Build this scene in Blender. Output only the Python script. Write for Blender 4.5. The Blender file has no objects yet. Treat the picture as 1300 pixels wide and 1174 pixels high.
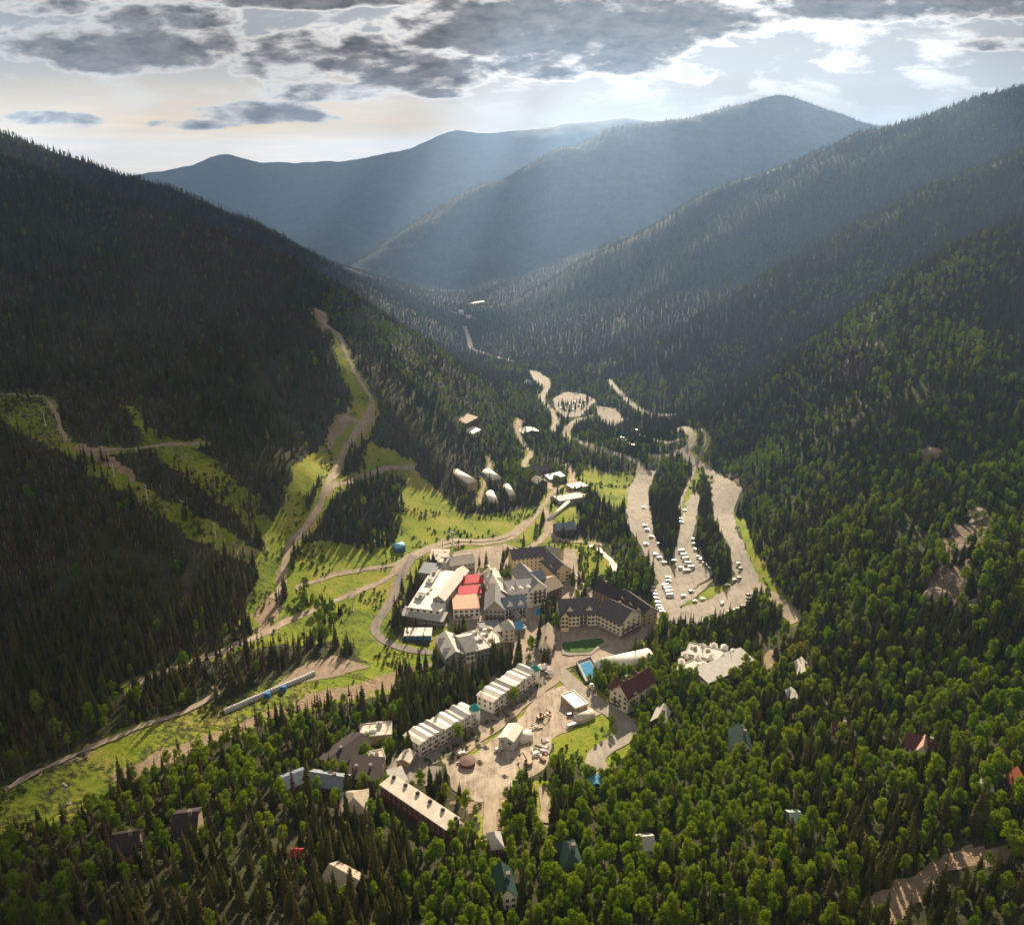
import bpy, bmesh, math, random
import numpy as np
from mathutils import Vector, Matrix
from mathutils.geometry import delaunay_2d_cdt

random.seed(7)
rng = np.random.default_rng(11)
S = bpy.context.scene
COL = S.collection
R = math.radians

# ------------------------------------------------------------------ camera
CAM_Z, PITCH, FPX = 310.0, R(19.5), 1044.0
cam_d = bpy.data.cameras.new("camera")
cam_d.sensor_fit = 'HORIZONTAL'
cam_d.sensor_width = 36.0
cam_d.lens = 36.0 * FPX / 1300.0
cam_d.clip_start = 1.0
cam_d.clip_end = 60000.0
cam = bpy.data.objects.new("camera", cam_d)
cam.location = (0, 0, CAM_Z)
cam.rotation_euler = (R(90) - PITCH, 0, 0)
COL.objects.link(cam)
S.camera = cam

# ------------------------------------------------------------------ sun, sky, exposure
SUN_EL, SUN_AZ = R(25.0), R(8.5)          # azimuth measured to the right of straight ahead (+Y)
SUN_DIR = Vector((math.sin(SUN_AZ) * math.cos(SUN_EL), math.cos(SUN_AZ) * math.cos(SUN_EL), math.sin(SUN_EL)))
sun_d = bpy.data.lights.new("sun", 'SUN')
sun_d.energy = 5.0
sun_d.angle = R(0.5)
sun_d.color = (1.0, 0.81, 0.54)
sun = bpy.data.objects.new("sun", sun_d)
sun.rotation_euler = SUN_DIR.to_track_quat('Z', 'Y').to_euler()
sun.location = (0, 0, 3000)
COL.objects.link(sun)

S.view_settings.view_transform = 'Standard'
S.view_settings.look = 'None'
S.view_settings.gamma = 1.0
S.view_settings.exposure = 1.28
S.render.engine = 'CYCLES'
S.cycles.max_bounces = 6
S.cycles.diffuse_bounces = 2
S.cycles.glossy_bounces = 2
S.cycles.transmission_bounces = 2
S.cycles.volume_bounces = 1
S.cycles.transparent_max_bounces = 6
S.cycles.use_denoising = True


def ray(px, py):
    u = (px - 650.0) / FPX
    v = (587.0 - py) / FPX
    return np.array([u, math.cos(PITCH) + v * math.sin(PITCH), -math.sin(PITCH) + v * math.cos(PITCH)])


def atdepth(px, py, y):
    """point of the view ray that lies y metres ahead"""
    d = ray(px, py)
    t = y / d[1]
    return (d[0] * t, y, CAM_Z + d[2] * t)


class NT:
    """small helper for node trees"""
    def __init__(self, tree):
        self.t = tree
        tree.nodes.clear()

    def n(self, typ, ins=None, **props):
        nd = self.t.nodes.new(typ)
        for k, v in props.items():
            setattr(nd, k, v)
        for k, v in (ins or {}).items():
            self.set(nd, k, v)
        return nd

    def set(self, nd, k, v):
        s = nd.inputs[k]
        if hasattr(v, 'is_output') or isinstance(v, bpy.types.NodeSocket):
            self.t.links.new(v, s)
        else:
            s.default_value = v

    def m(self, op, a, b=0.0, c=None, clamp=False):
        nd = self.t.nodes.new('ShaderNodeMath')
        nd.operation = op
        nd.use_clamp = clamp
        self.set(nd, 0, a)
        self.set(nd, 1, b)
        if c is not None:
            self.set(nd, 2, c)
        return nd.outputs[0]

    def mix(self, f, a, b, blend='MIX'):
        nd = self.t.nodes.new('ShaderNodeMix')
        nd.data_type = 'RGBA'
        nd.blend_type = blend
        self.set(nd, 0, f)
        self.set(nd, 6, a)
        self.set(nd, 7, b)
        return nd.outputs[2]

    def ramp(self, f, stops, interp='LINEAR'):
        nd = self.t.nodes.new('ShaderNodeValToRGB')
        nd.color_ramp.interpolation = interp
        e = nd.color_ramp.elements
        while len(e) < len(stops):
            e.new(0.5)
        for i, (p, c) in enumerate(stops):
            e[i].position = p
            e[i].color = c if len(c) == 4 else (*c, 1)
        self.set(nd, 0, f)
        return nd.outputs[0]

    def smooth(self, x, lo, hi):
        nd = self.t.nodes.new('ShaderNodeMapRange')
        nd.interpolation_type = 'SMOOTHSTEP'
        self.set(nd, 0, x)
        nd.inputs[1].default_value = lo
        nd.inputs[2].default_value = hi
        return nd.outputs[0]

    def noise(self, vec, scale, detail=5.0, rough=0.55, dist=0.0):
        nd = self.t.nodes.new('ShaderNodeTexNoise')
        if vec is not None:
            self.set(nd, 'Vector', vec)
        nd.inputs['Scale'].default_value = scale
        nd.inputs['Detail'].default_value = detail
        nd.inputs['Roughness'].default_value = rough
        nd.inputs['Distortion'].default_value = dist
        return nd.outputs[0]


# ------------------------------------------------------------------ world: sky with broken cloud
W = bpy.data.worlds.new("World")
S.world = W
W.use_nodes = True
w = NT(W.node_tree)
sky = w.n('ShaderNodeTexSky', sky_type='NISHITA', sun_disc=False)
sky.sun_elevation = SUN_EL
sky.sun_rotation = SUN_AZ
sky.altitude = 2900
sky.air_density = 1.0
sky.dust_density = 2.2
sky.ozone_density = 1.2
geo = w.n('ShaderNodeTexCoord')
sep = w.n('ShaderNodeSeparateXYZ', {0: geo.outputs['Generated']})
X, Y, Z = sep.outputs
Yc = w.m('MAXIMUM', Y, 0.05)
AZ = w.m('DIVIDE', X, Yc)
EL = w.m('DIVIDE', Z, Yc)
Zc = w.m('MAXIMUM', w.m('ADD', Z, 0.035), 0.02)
PX = w.m('DIVIDE', X, Zc)
PY = w.m('DIVIDE', Y, Zc)
plane = w.n('ShaderNodeCombineXYZ', {0: PX, 1: PY, 2: 0.0}).outputs[0]
# angular coordinates, flattened so that puffs are wider than tall
ang = w.n('ShaderNodeCombineXYZ', {0: AZ, 1: w.m('MULTIPLY', EL, 2.9), 2: 0.0}).outputs[0]
n_big = w.noise(ang, 10.0, 6.0, 0.58, 0.3)
n_fine = w.noise(ang, 30.0, 5.0, 0.6, 0.3)
n_hi = w.noise(plane, 0.55, 4.0, 0.6, 0.3)


def azel(px, py):
    d = ray(px, py)
    return d[0] / d[1], d[2] / d[1]


# (px, py, half-width px, half-height px, weight): where the heavy cloud banks hang
BANKS = [(165, 62, 160, 26, 1.0), (215, 32, 80, 24, 1.0), (360, 70, 75, 28, .85), (535, 88, 100, 24, .9), (725, 34, 205, 40, 1.2), (725, 76, 100, 22, .95),
         (415, 116, 70, 14, .8), (335, 142, 90, 12, .75), (566, 119, 38, 6, .9), (400, 0, 120, 11, 1.1), (1165, 2, 165, 22, 1.15), (1285, 57, 55, 9, 1.0),
         (60, 8, 60, 12, .8), (60, 152, 80, 9, .6), (470, 55, 40, 14, .8), (240, 158, 50, 6, .7)]
# cloud deck carrying on above the picture, so the sky is broken cloud there too
BANKS += [(500, -160, 330, 50, 1.1), (1350, -150, 360, 50, 1.1), (-250, -60, 300, 60, 1.1), (1650, 0, 300, 50, 1.0), (150, -260, 420, 70, 1.0)]
tot = None
for (bx, by, hw, hh, wt) in BANKS:
    a0, e0 = azel(bx, by)
    ax = abs(azel(bx + hw, by)[0] - a0)
    ay = abs(azel(bx, by + hh)[1] - e0)
    dx = w.m('DIVIDE', w.m('SUBTRACT', AZ, a0), ax)
    dy = w.m('DIVIDE', w.m('SUBTRACT', EL, e0), ay)
    q = w.m('ADD', w.m('POWER', dx, 2.0), w.m('POWER', dy, 2.0))
    g = w.m('MULTIPLY', w.smooth(q, 2.9, 0.0), wt)
    tot = g if tot is None else w.m('MAXIMUM', tot, g)
nz = w.m('ADD', w.m('MULTIPLY', w.m('SUBTRACT', n_big, 0.5), 2.3), w.m('MULTIPLY', w.m('SUBTRACT', n_fine, 0.5), 1.15))
D = w.m('ADD', tot, w.m('MULTIPLY', nz, w.smooth(tot, 0.0, 0.3)))
fwd = w.smooth(Y, 0.05, 0.35)
cover = w.m('MULTIPLY', w.smooth(D, 0.30, 0.60), fwd)
thick = w.smooth(D, 0.38, 0.98)
lump = w.noise(ang, 26.0, 5.0, 0.65, 0.2)
# closeness to the sun
dot = w.n('ShaderNodeVectorMath', {0: geo.outputs['Generated'], 1: tuple(SUN_DIR)}, operation='DOT_PRODUCT').outputs['Value']
glow = w.m('POWER', w.m('MAXIMUM', dot, 0.0), 16.0)


def scaled(col, f):
    return w.n('ShaderNodeVectorMath', {0: col, 'Scale': f}, operation='SCALE').outputs[0]


# small bright puffs between the banks, fading out towards the horizon
puff_band = w.m('MULTIPLY', w.smooth(EL, 0.045, 0.12), w.smooth(EL, 0.5, 0.2))
puff = w.m('MULTIPLY', w.m('MULTIPLY', w.smooth(w.m('ADD', n_big, w.m('MULTIPLY', nz, 0.25)), 0.45, 0.66), puff_band), fwd)
edge = scaled((1.0, 0.97, 0.92), w.m('ADD', 0.46, w.m('MULTIPLY', glow, 0.85)))
core_l = w.m('MAXIMUM', w.m('ADD', 0.075, w.m('MULTIPLY', w.m('SUBTRACT', lump, 0.42), 0.34)), 0.05)
core_l = w.m('ADD', core_l, w.m('MULTIPLY', glow, 0.03))
core = scaled((1.0, 0.93, 0.90), core_l)
cloud_c = w.mix(thick, edge, core)
# thin high veil, brighter towards the sun, warm just over the left horizon
veil = scaled((1.0, 0.945, 0.86), w.m('ADD', 0.20, w.m('MULTIPLY', glow, 0.55)))
warm = w.m('MULTIPLY', w.smooth(EL, 0.15, 0.02), w.smooth(AZ, 0.18, -0.30))
veil = w.mix(w.m('MULTIPLY', warm, 0.85), veil, (0.92, 0.70, 0.44, 1))
skyc = w.mix(0.6, scaled(sky.outputs[0], 0.05), (.25, .235, .21, 1))
lowveil = w.smooth(EL, 0.16, 0.05)
veil_f = w.m('MULTIPLY', w.m('ADD', w.m('MULTIPLY', w.smooth(n_hi, 0.35, 0.75), 0.35), w.m('ADD', 0.25, w.m('MULTIPLY', lowveil, 0.5))), w.m('MULTIPLY', fwd, 0.95), clamp=True)
base = w.mix(veil_f, skyc, veil)
# bright sky added behind the viewer to fill fronts turned from the sun
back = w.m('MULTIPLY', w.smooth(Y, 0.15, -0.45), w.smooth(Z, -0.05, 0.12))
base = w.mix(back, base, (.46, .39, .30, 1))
base = w.mix(w.m('MULTIPLY', puff, 0.95), base, edge)
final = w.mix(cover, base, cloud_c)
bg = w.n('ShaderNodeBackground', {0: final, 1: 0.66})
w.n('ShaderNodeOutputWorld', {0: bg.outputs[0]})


# ------------------------------------------------------------------ numeric noise
def _hash(ix, iy, seed):
    h = (ix.astype(np.int64) * 374761393 + iy.astype(np.int64) * 668265263 + seed * 982451653) & 0xFFFFFFFF
    h = ((h ^ (h >> 13)) * 1274126177) & 0xFFFFFFFF
    h = h ^ (h >> 16)
    return (h & 0xFFFF) / 65535.0


def vnoise(x, y, seed=0):
    ix, iy = np.floor(x), np.floor(y)
    fx, fy = x - ix, y - iy
    fx = fx * fx * fx * (fx * (fx * 6 - 15) + 10)
    fy = fy * fy * fy * (fy * (fy * 6 - 15) + 10)
    a, b = _hash(ix, iy, seed), _hash(ix + 1, iy, seed)
    c, d = _hash(ix, iy + 1, seed), _hash(ix + 1, iy + 1, seed)
    return (a * (1 - fx) + b * fx) * (1 - fy) + (c * (1 - fx) + d * fx) * fy


def fbm(x, y, wl, octs=4, seed=0, gain=0.5):
    s, a, n = 0.0, 1.0, 0.0
    for k in range(octs):
        s = s + a * vnoise(x / wl + 13.7 * k, y / wl - 7.3 * k, seed + k)
        n += a
        a *= gain
        wl *= 0.5
    return s / n


def sstep(x, lo, hi):
    t = np.clip((x - lo) / (hi - lo), 0, 1)
    return t * t * (3 - 2 * t)


# ------------------------------------------------------------------ terrain heights
FLOOR_Y = [0, 150, 320, 450, 550, 1000, 1500, 2700, 3400, 4200, 7000, 15000]
FLOOR_Z = [60, 36, 18, 6, 0, -22, -48, -107, -145, -170, -200, -200]
AX_Y = [0, 300, 550, 1000, 1460, 1900, 2700, 3320, 4000, 6000, 15000]
AX_X = [0, 20, 60, 90, 60, -20, -128, -250, -650, -1500, -3000]


def zfloor(y):
    return np.interp(y, FLOOR_Y, FLOOR_Z)


CP = []


def cp(px, py, y=None, z=None):
    d = ray(px, py)
    t = y / d[1] if y is not None else (z - CAM_Z) / d[2]
    CP.append((d[0] * t, d[1] * t, CAM_Z + d[2] * t))


def cw(x, y, z):
    CP.append((x, y, z))


# valley floor and village (pixel, height)
for p in [(650, 780, 2), (560, 790, 4), (760, 800, 2), (880, 770, 0), (850, 660, -7), (700, 700, -3), (700, 620, -10), (640, 660, -4), (760, 560, -17),
          (860, 540, -20), (920, 620, -6), (700, 520, -30), (790, 500, -36), (680, 480, -42), (640, 960, 12), (570, 1010, 16), (760, 930, 10), (830, 850, 7),
          (500, 870, 9), (300, 920, 22), (100, 1010, 32), (430, 960, 20), (650, 1100, 25), (300, 1110, 34), (100, 1150, 42), (900, 950, 17), (1000, 1050, 30),
          (850, 1120, 27), (960, 740, 4), (1010, 790, 12), (480, 790, 8), (520, 700, 9), (590, 690, 2), (400, 830, 15)]:
    cp(p[0], p[1], z=p[2])
# left slope with the ski road
for p in [(360, 742, 24), (375, 690, 33), (410, 610, 60), (330, 700, 40), (300, 810, 28), (200, 880, 32), (100, 930, 38), (0, 980, 44), (520, 600, 24),
          (600, 620, 2), (570, 560, 28), (640, 560, -8), (450, 580, 52), (540, 640, 10), (460, 660, 22)]:
    cp(p[0], p[1], z=p[2])
for p in [(475, 510, 800), (400, 395, 985), (250, 560, 660), (100, 570, 600), (0, 480, 700), (0, 640, 560), (0, 800, 455), (150, 780, 480), (150, 420, 850),
          (0, 330, 960), (260, 440, 850), (330, 400, 930), (520, 500, 880), (580, 510, 960), (-200, 600, 520), (-200, 330, 900)]:
    cp(p[0], p[1], y=p[2])
# crest of the near left hill
for p in [(-250, 90, 1420), (-120, 150, 1350), (0, 205, 1280), (150, 258, 1180), (300, 308, 1080), (365, 340, 1050), (430, 381, 1040), (485, 417, 1050), (555, 457, 1060), (608, 491, 1080),
          (655, 528, 1090)]:
    cp(p[0], p[1], y=p[2])
# the gully behind it
for p in [(-760, 1560, 250), (-560, 1450, 190), (-380, 1350, 120), (-250, 1330, 70), (-130, 1330, 20), (-30, 1400, -30), (60, 1460, -47), (-20, 1900, -66)]:
    cw(*p)
# right slope
for p in [(1100, 850, 30), (1200, 900, 42), (1300, 1000, 56), (1300, 1150, 52), (1150, 1000, 40), (1150, 1150, 42), (1050, 700, 40), (1100, 780, 45), (980, 640, 8), (960, 570, 8)]:
    cp(p[0], p[1], z=p[2])
for p in [(1300, 700, 480), (1300, 800, 400), (1300, 640, 560), (1300, 550, 640), (1300, 450, 760), (1200, 600, 610), (1180, 500, 720), (1150, 430, 860), (1080, 540, 730), (1050, 480, 880),
          (960, 510, 960), (1450, 700, 470), (1450, 450, 740), (1550, 300, 900), (1250, 380, 870)]:
    cp(p[0], p[1], y=p[2])
for p in [(1500, 215, 1000), (1400, 240, 1000), (1300, 285, 1000), (1200, 322, 1020), (1130, 370, 1050), (1060, 420, 1090), (980, 466, 1150), (900, 490, 1250)]:
    cp(p[0], p[1], y=p[2])
for p in [(860, 1170, 300), (720, 1190, 205), (610, 1200, 150), (520, 1240, 88), (430, 1330, 22), (350, 1430, -12), (200, 1500, -40), (700, 1700, 180), (500, 1800, 60)]:
    cw(*p)
for p in [(0, -200, 80), (-300, 0, 110), (300, 0, 110), (-500, -200, 200), (500, -200, 200), (-420, 250, 110), (480, 250, 150), (-700, 500, 250), (800, 500, 330), (-900, 1000, 390), (900, 800, 390)]:
    cw(*p)
CP = np.array(CP)


def _phi(r2):
    return np.where(r2 > 0, 0.5 * r2 * np.log(np.maximum(r2, 1e-12)), 0.0)


_sc = 500.0
_P = CP[:, :2] / _sc
_res = CP[:, 2] - zfloor(CP[:, 1])
_n = len(_P)
_K = _phi(((_P[:, None, :] - _P[None, :, :]) ** 2).sum(-1)) + np.eye(_n) * 0.002
_A = np.zeros((_n + 3, _n + 3))
_A[:_n, :_n] = _K
_A[:_n, _n] = 1
_A[:_n, _n + 1:] = _P
_A[_n:, :_n] = _A[:_n, _n:].T
_W = np.linalg.solve(_A, np.concatenate([_res, np.zeros(3)]))


def tps(x, y):
    x, y = np.ravel(x) / _sc, np.ravel(y) / _sc
    out = np.empty_like(x)
    for s in range(0, len(x), 40000):
        xx, yy = x[s:s + 40000], y[s:s + 40000]
        r2 = (xx[:, None] - _P[None, :, 0]) ** 2 + (yy[:, None] - _P[None, :, 1]) ** 2
        out[s:s + 40000] = _phi(r2) @ _W[:_n] + _W[_n] + _W[_n + 1] * xx + _W[_n + 2] * yy
    return out


RIDGES = {
    # left hill farther down the valley
    'B': ([(-400, 10, 1600), (-150, 105, 1650), (0, 167, 1700), (200, 236, 1750), (300, 278, 1800), (400, 329, 1850), (490, 382, 1900), (530, 405, 1950), (600, 452, 2000)], 0.58, 16),
    'R2': ([(1600, 90, 1400), (1450, 130, 1450), (1300, 188, 1500), (1200, 228, 1540), (1100, 288, 1570), (1000, 353, 1600), (930, 402, 1650), (860, 442, 1700), (790, 480, 1720)], 0.62, 14),
    'R3': ([(1700, 20, 1900), (1500, 60, 2000), (1300, 110, 2100), (1200, 142, 2200), (1100, 168, 2300), (1050, 190, 2350), (990, 218, 2420), (920, 240, 2480), (880, 262, 2520), (800, 302, 2600), (750, 335, 2650), (700, 385, 2700),
            (660, 430, 2720)], 0.64, 22),
    'R4': ([(1020, 205, 2900), (960, 235, 2800), (880, 275, 2900), (820, 320, 3000), (760, 350, 3050), (700, 395, 3100)], 0.68, 25),
    'F1': ([(1500, 190, 5600), (1250, 178, 5300), (1100, 158, 5000), (1050, 142, 4900), (985, 122, 4800), (930, 135, 4700), (880, 150, 4600), (800, 161, 4500), (730, 187, 4400), (640, 227, 4300), (570, 272, 4100), (500, 314, 3950),
            (455, 352, 3850), (420, 400, 3800)], 0.60, 120),
    'F1b': ([(760, 180, 4450), (700, 250, 4000), (640, 320, 3700), (570, 370, 3500)], 0.6, 60),
    'F2': ([(-500, 235, 7600), (-200, 225, 7500), (0, 240, 7400), (180, 222, 7300), (250, 208, 7200), (285, 198, 7200), (330, 206, 7200), (430, 205, 7100), (520, 190, 7000), (580, 168, 6900), (620, 169, 6900), (680, 165, 6900), (730, 156, 6900),
            (790, 150, 6900), (830, 155, 7000), (900, 170, 7200), (1100, 180, 7500), (1500, 190, 8000)], 0.5, 160),
    'F2b': ([(580, 170, 6900), (480, 235, 6000), (430, 285, 5300), (380, 330, 4900)], 0.55, 90),
    'F2c': ([(285, 200, 7200), (260, 250, 6200), (200, 300, 5200)], 0.55, 90),
}
for k in RIDGES:
    pts, sl, wd = RIDGES[k]
    RIDGES[k] = (np.array([atdepth(*p) for p in pts]), sl, wd)


def tent(x, y, name):
    P, sl, wd = RIDGES[name]
    best = np.full(x.shape, -1e9)
    # gullies: bend the sides sideways so that the flanks are not planes
    warp = (fbm(x, y, 420, 3, 5) - 0.5) * 160
    for a, b in zip(P[:-1], P[1:]):
        dx, dy = b[0] - a[0], b[1] - a[1]
        L2 = dx * dx + dy * dy
        t = np.clip(((x - a[0]) * dx + (y - a[1]) * dy) / L2, 0, 1)
        d = np.hypot(x - (a[0] + t * dx), y - (a[1] + t * dy))
        ds = np.sqrt(d * d + wd * wd) - wd
        zz = a[2] + t * (b[2] - a[2]) - sl * ds + warp * np.clip(d / 420, 0, 1) * sl
        best = np.maximum(best, zz)
    return best


def smax(a, b, k):
    h = np.clip(0.5 + 0.5 * (a - b) / k, 0, 1)
    return b + (a - b) * h + k * h * (1 - h)


def height(x, y):
    x, y = np.asarray(x, float), np.asarray(y, float)
    shp = x.shape
    x, y = x.ravel(), y.ravel()
    zf = zfloor(y)
    near = np.zeros_like(x)
    sel = y < 1900
    r = tps(x[sel], y[sel])
    near[sel] = np.clip(r, -40, 420) * (1 - sstep(y[sel], 1500, 1880))
    dxa = np.abs(x - np.interp(y, AX_Y, AX_X))
    far = 0.30 * np.maximum(0, dxa - 90) * sstep(y, 1450, 1900)
    far = np.minimum(far, 160 + 0 * far)
    z = zf + near + far
    # gullies and knolls, growing with height over the valley floor
    hgt = np.clip((z - zf - 12) / 70, 0, 1)
    z = z + hgt * ((fbm(x, y, 150, 4, 21) - 0.5) * 26)
    z = z + (fbm(x, y, 30, 2, 31) - 0.5) * (1.0 + 3.0 * hgt)
    for k, kk in (('B', 18), ('R2', 14), ('R3', 18), ('R4', 18), ('F1', 60), ('F1b', 40), ('F2', 80), ('F2b', 60), ('F2c', 60)):
        lo = {'B': 1250, 'R2': 1150, 'R3': 1500, 'R4': 1900, 'F1': 2600, 'F1b': 2600, 'F2': 4000, 'F2b': 3500, 'F2c': 3500}[k]
        s2 = y > lo
        if s2.any():
            tt = tent(x[s2], y[s2], k)
            tt = tt + (fbm(x[s2], y[s2], 190, 4, 41) - 0.5) * 30 * np.clip((tt - zf[s2]) / 80, 0, 1)
            z[s2] = smax(z[s2], tt, kk)
    return z.reshape(shp)


# ------------------------------------------------------------------ the ground sheet (fine near, coarse far)
NI, NJ = 980, 700
Y_A, Y_B, Y_O = 20.0, 14000.0, 300.0
U_A = 0.86
_rat = math.log((Y_B + Y_O) / (Y_A + Y_O))
gy = (Y_A + Y_O) * np.exp(_rat * np.arange(NI) / (NI - 1)) - Y_O
gu = np.linspace(-U_A, U_A, NJ)
GY = np.repeat(gy[:, None], NJ, 1)
GX = gu[None, :] * (GY + Y_O)
GZ = height(GX, GY)


def zt(x, y):
    """height of the ground sheet"""
    x, y = np.asarray(x, float), np.asarray(y, float)
    fi = np.clip(np.log(np.maximum(y + Y_O, 1) / (Y_A + Y_O)) / _rat * (NI - 1), 0, NI - 1.001)
    i = fi.astype(int)
    fi = (y - gy[i]) / (gy[i + 1] - gy[i])
    fj = np.clip((x / (y + Y_O) + U_A) / (2 * U_A) * (NJ - 1), 0, NJ - 1.001)
    j = fj.astype(int)
    fj = fj - j
    fi = np.clip(fi, 0, 1)
    return (GZ[i, j] * (1 - fj) + GZ[i, j + 1] * fj) * (1 - fi) + (GZ[i + 1, j] * (1 - fj) + GZ[i + 1, j + 1] * fj) * fi


_T = np.exp(np.linspace(math.log(150), math.log(9000), 5000))


def G(px, py):
    """ground point seen at a pixel of the photograph"""
    d = ray(px, py)
    P = d[None, :] * _T[:, None]
    z = CAM_Z + P[:, 2]
    g = zt(P[:, 0], P[:, 1])
    k = np.argmax(z < g)
    if k == 0:
        k = len(_T) - 1
    a, b = z[k - 1] - g[k - 1], g[k] - z[k]
    t = _T[k - 1] + (_T[k] - _T[k - 1]) * a / max(a + b, 1e-9)
    x, y = d[0] * t, d[1] * t
    return float(x), float(y), float(zt(x, y))


def Gs(pts):
    return np.array([G(*p)[:2] for p in pts])


def inpoly(x, y, poly):
    c = np.zeros(x.shape, bool)
    n = len(poly)
    for i in range(n):
        x0, y0 = poly[i]
        x1, y1 = poly[(i + 1) % n]
        if y0 == y1:
            continue
        m = ((y0 > y) != (y1 > y)) & (x < (x1 - x0) * (y - y0) / (y1 - y0) + x0)
        c ^= m
    return c


def distline(x, y, P):
    d = np.full(x.shape, 1e9)
    for a, b in zip(P[:-1], P[1:]):
        dx, dy = b[0] - a[0], b[1] - a[1]
        t = np.clip(((x - a[0]) * dx + (y - a[1]) * dy) / max(dx * dx + dy * dy, 1e-9), 0, 1)
        d = np.minimum(d, np.hypot(x - a[0] - t * dx, y - a[1] - t * dy))
    return d


def smoothline(P, n=6):
    """Catmull-Rom through the points"""
    P = np.asarray(P, float)
    Q = np.vstack([2 * P[0] - P[1], P, 2 * P[-1] - P[-2]])
    out = []
    for i in range(1, len(Q) - 2):
        for k in range(n):
            t = k / n
            out.append(0.5 * ((2 * Q[i]) + (-Q[i - 1] + Q[i + 1]) * t + (2 * Q[i - 1] - 5 * Q[i] + 4 * Q[i + 1] - Q[i + 2]) * t * t + (-Q[i - 1] + 3 * Q[i] - 3 * Q[i + 1] + Q[i + 2]) * t ** 3))
    out.append(P[-1])
    return np.array(out)


def mesh_np(name, verts, faces, mat=None, smooth=False):
    """mesh from numpy verts and an (n, k) face array or a list of faces"""
    me = bpy.data.meshes.new(name)
    if isinstance(faces, np.ndarray):
        n, k = faces.shape
        me.vertices.add(len(verts))
        me.vertices.foreach_set('co', np.asarray(verts, np.float32).ravel())
        me.loops.add(n * k)
        me.loops.foreach_set('vertex_index', faces.astype(np.int32).ravel())
        me.polygons.add(n)
        me.polygons.foreach_set('loop_start', np.arange(0, n * k, k, dtype=np.int32))
        me.update(calc_edges=True)
    else:
        me.from_pydata([tuple(v) for v in verts], [], faces)
    if smooth:
        me.polygons.foreach_set('use_smooth', np.ones(len(me.polygons), bool))
    if mat is not None:
        me.materials.append(mat)
    return me


def link(name, me, parent=None, kind=None, label=None, cat=None, group=None):
    o = bpy.data.objects.new(name, me)
    COL.objects.link(o)
    if parent is not None:
        o.parent = parent
    if kind:
        o["kind"] = kind
    if label:
        o["label"] = label
    if cat:
        o["category"] = cat
    if group:
        o["group"] = group
    return o


# ------------------------------------------------------------------ materials
def mat(name):
    m = bpy.data.materials.new(name)
    m.use_nodes = True
    return m, NT(m.node_tree)


def pbr(name, col, rough=0.8, var=0.18, scale=0.6, bump=0.0, spec=0.3, metal=0.0, col2=None, world=False):
    """plain surface with some mottling"""
    m, t = mat(name)
    tc = t.n('ShaderNodeTexCoord')
    vec = t.n('ShaderNodeNewGeometry').outputs['Position'] if world else tc.outputs['Object']
    n1 = t.noise(vec, scale, 5, 0.6)
    n2 = t.noise(vec, scale * 7, 3, 0.6)
    f = t.m('ADD', t.m('MULTIPLY', n1, 0.7), t.m('MULTIPLY', n2, 0.3))
    a = tuple(max(0, c * (1 - var)) for c in col) + (1,)
    b = tuple(min(1, c * (1 + var)) for c in (col2 or col)) + (1,)
    c = t.mix(t.smooth(f, 0.3, 0.7), a, b)
    p = t.n('ShaderNodeBsdfPrincipled', {'Base Color': c, 'Roughness': rough, 'Metallic': metal, 'Specular IOR Level': spec})
    if bump:
        bn = t.n('ShaderNodeBump', {'Height': n2, 'Strength': bump, 'Distance': 0.3})
        t.set(p, 'Normal', bn.outputs[0])
    t.n('ShaderNodeOutputMaterial', {0: p.outputs[0]})
    return m


def leaf_mat(name, stops, transl=0.4, tint=(1, 1, 1)):
    """foliage: colour differs from tree to tree and clump to clump"""
    m, t = mat(name)
    oi = t.n('ShaderNodeObjectInfo')
    g = t.n('ShaderNodeNewGeometry')
    # stands of one colour: low-frequency noise over the hillside + a random share per tree
    stand = t.noise(oi.outputs['Location'], 0.012, 3, 0.6)
    f = t.m('ADD', t.m('MULTIPLY', oi.outputs['Random'], 0.55), t.m('MULTIPLY', t.m('SUBTRACT', stand, 0.22), 0.8))
    isl = t.m('SUBTRACT', g.outputs['Random Per Island'], 0.5)
    f = t.m('ADD', f, t.m('MULTIPLY', isl, 0.22), clamp=True)
    c = t.ramp(f, stops)
    d = t.n('ShaderNodeBsdfDiffuse', {0: c})
    ct = t.mix(1.0, c, (*tint, 1), 'MULTIPLY')
    tr = t.n('ShaderNodeBsdfTranslucent', {0: ct})
    mx = t.n('ShaderNodeMixShader', {0: transl, 1: d.outputs[0], 2: tr.outputs[0]})
    t.n('ShaderNodeOutputMaterial', {0: mx.outputs[0]})
    return m


M_CON = leaf_mat('conifer_needles', [(0.0, (.034, .044, .013)), (0.35, (.058, .066, .017)), (0.62, (.090, .094, .024)), (0.85, (.098, .088, .030)), (1.0, (.105, .078, .036))], 0.34, (1.15, 1.0, .5))
M_ASP = leaf_mat('aspen_leaves', [(0.0, (.090, .160, .009)), (0.4, (.135, .225, .012)), (0.75, (.180, .260, .016)), (0.92, (.230, .262, .026)), (1.0, (.25, .235, .035))], 0.50, (1.2, 1.05, .38))
M_BARK = pbr('conifer_bark', (.10, .075, .055), 0.9, 0.3, 1.5)
M_ABARK = pbr('aspen_bark', (.27, .235, .18), 0.85, 0.35, 1.2)

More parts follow.
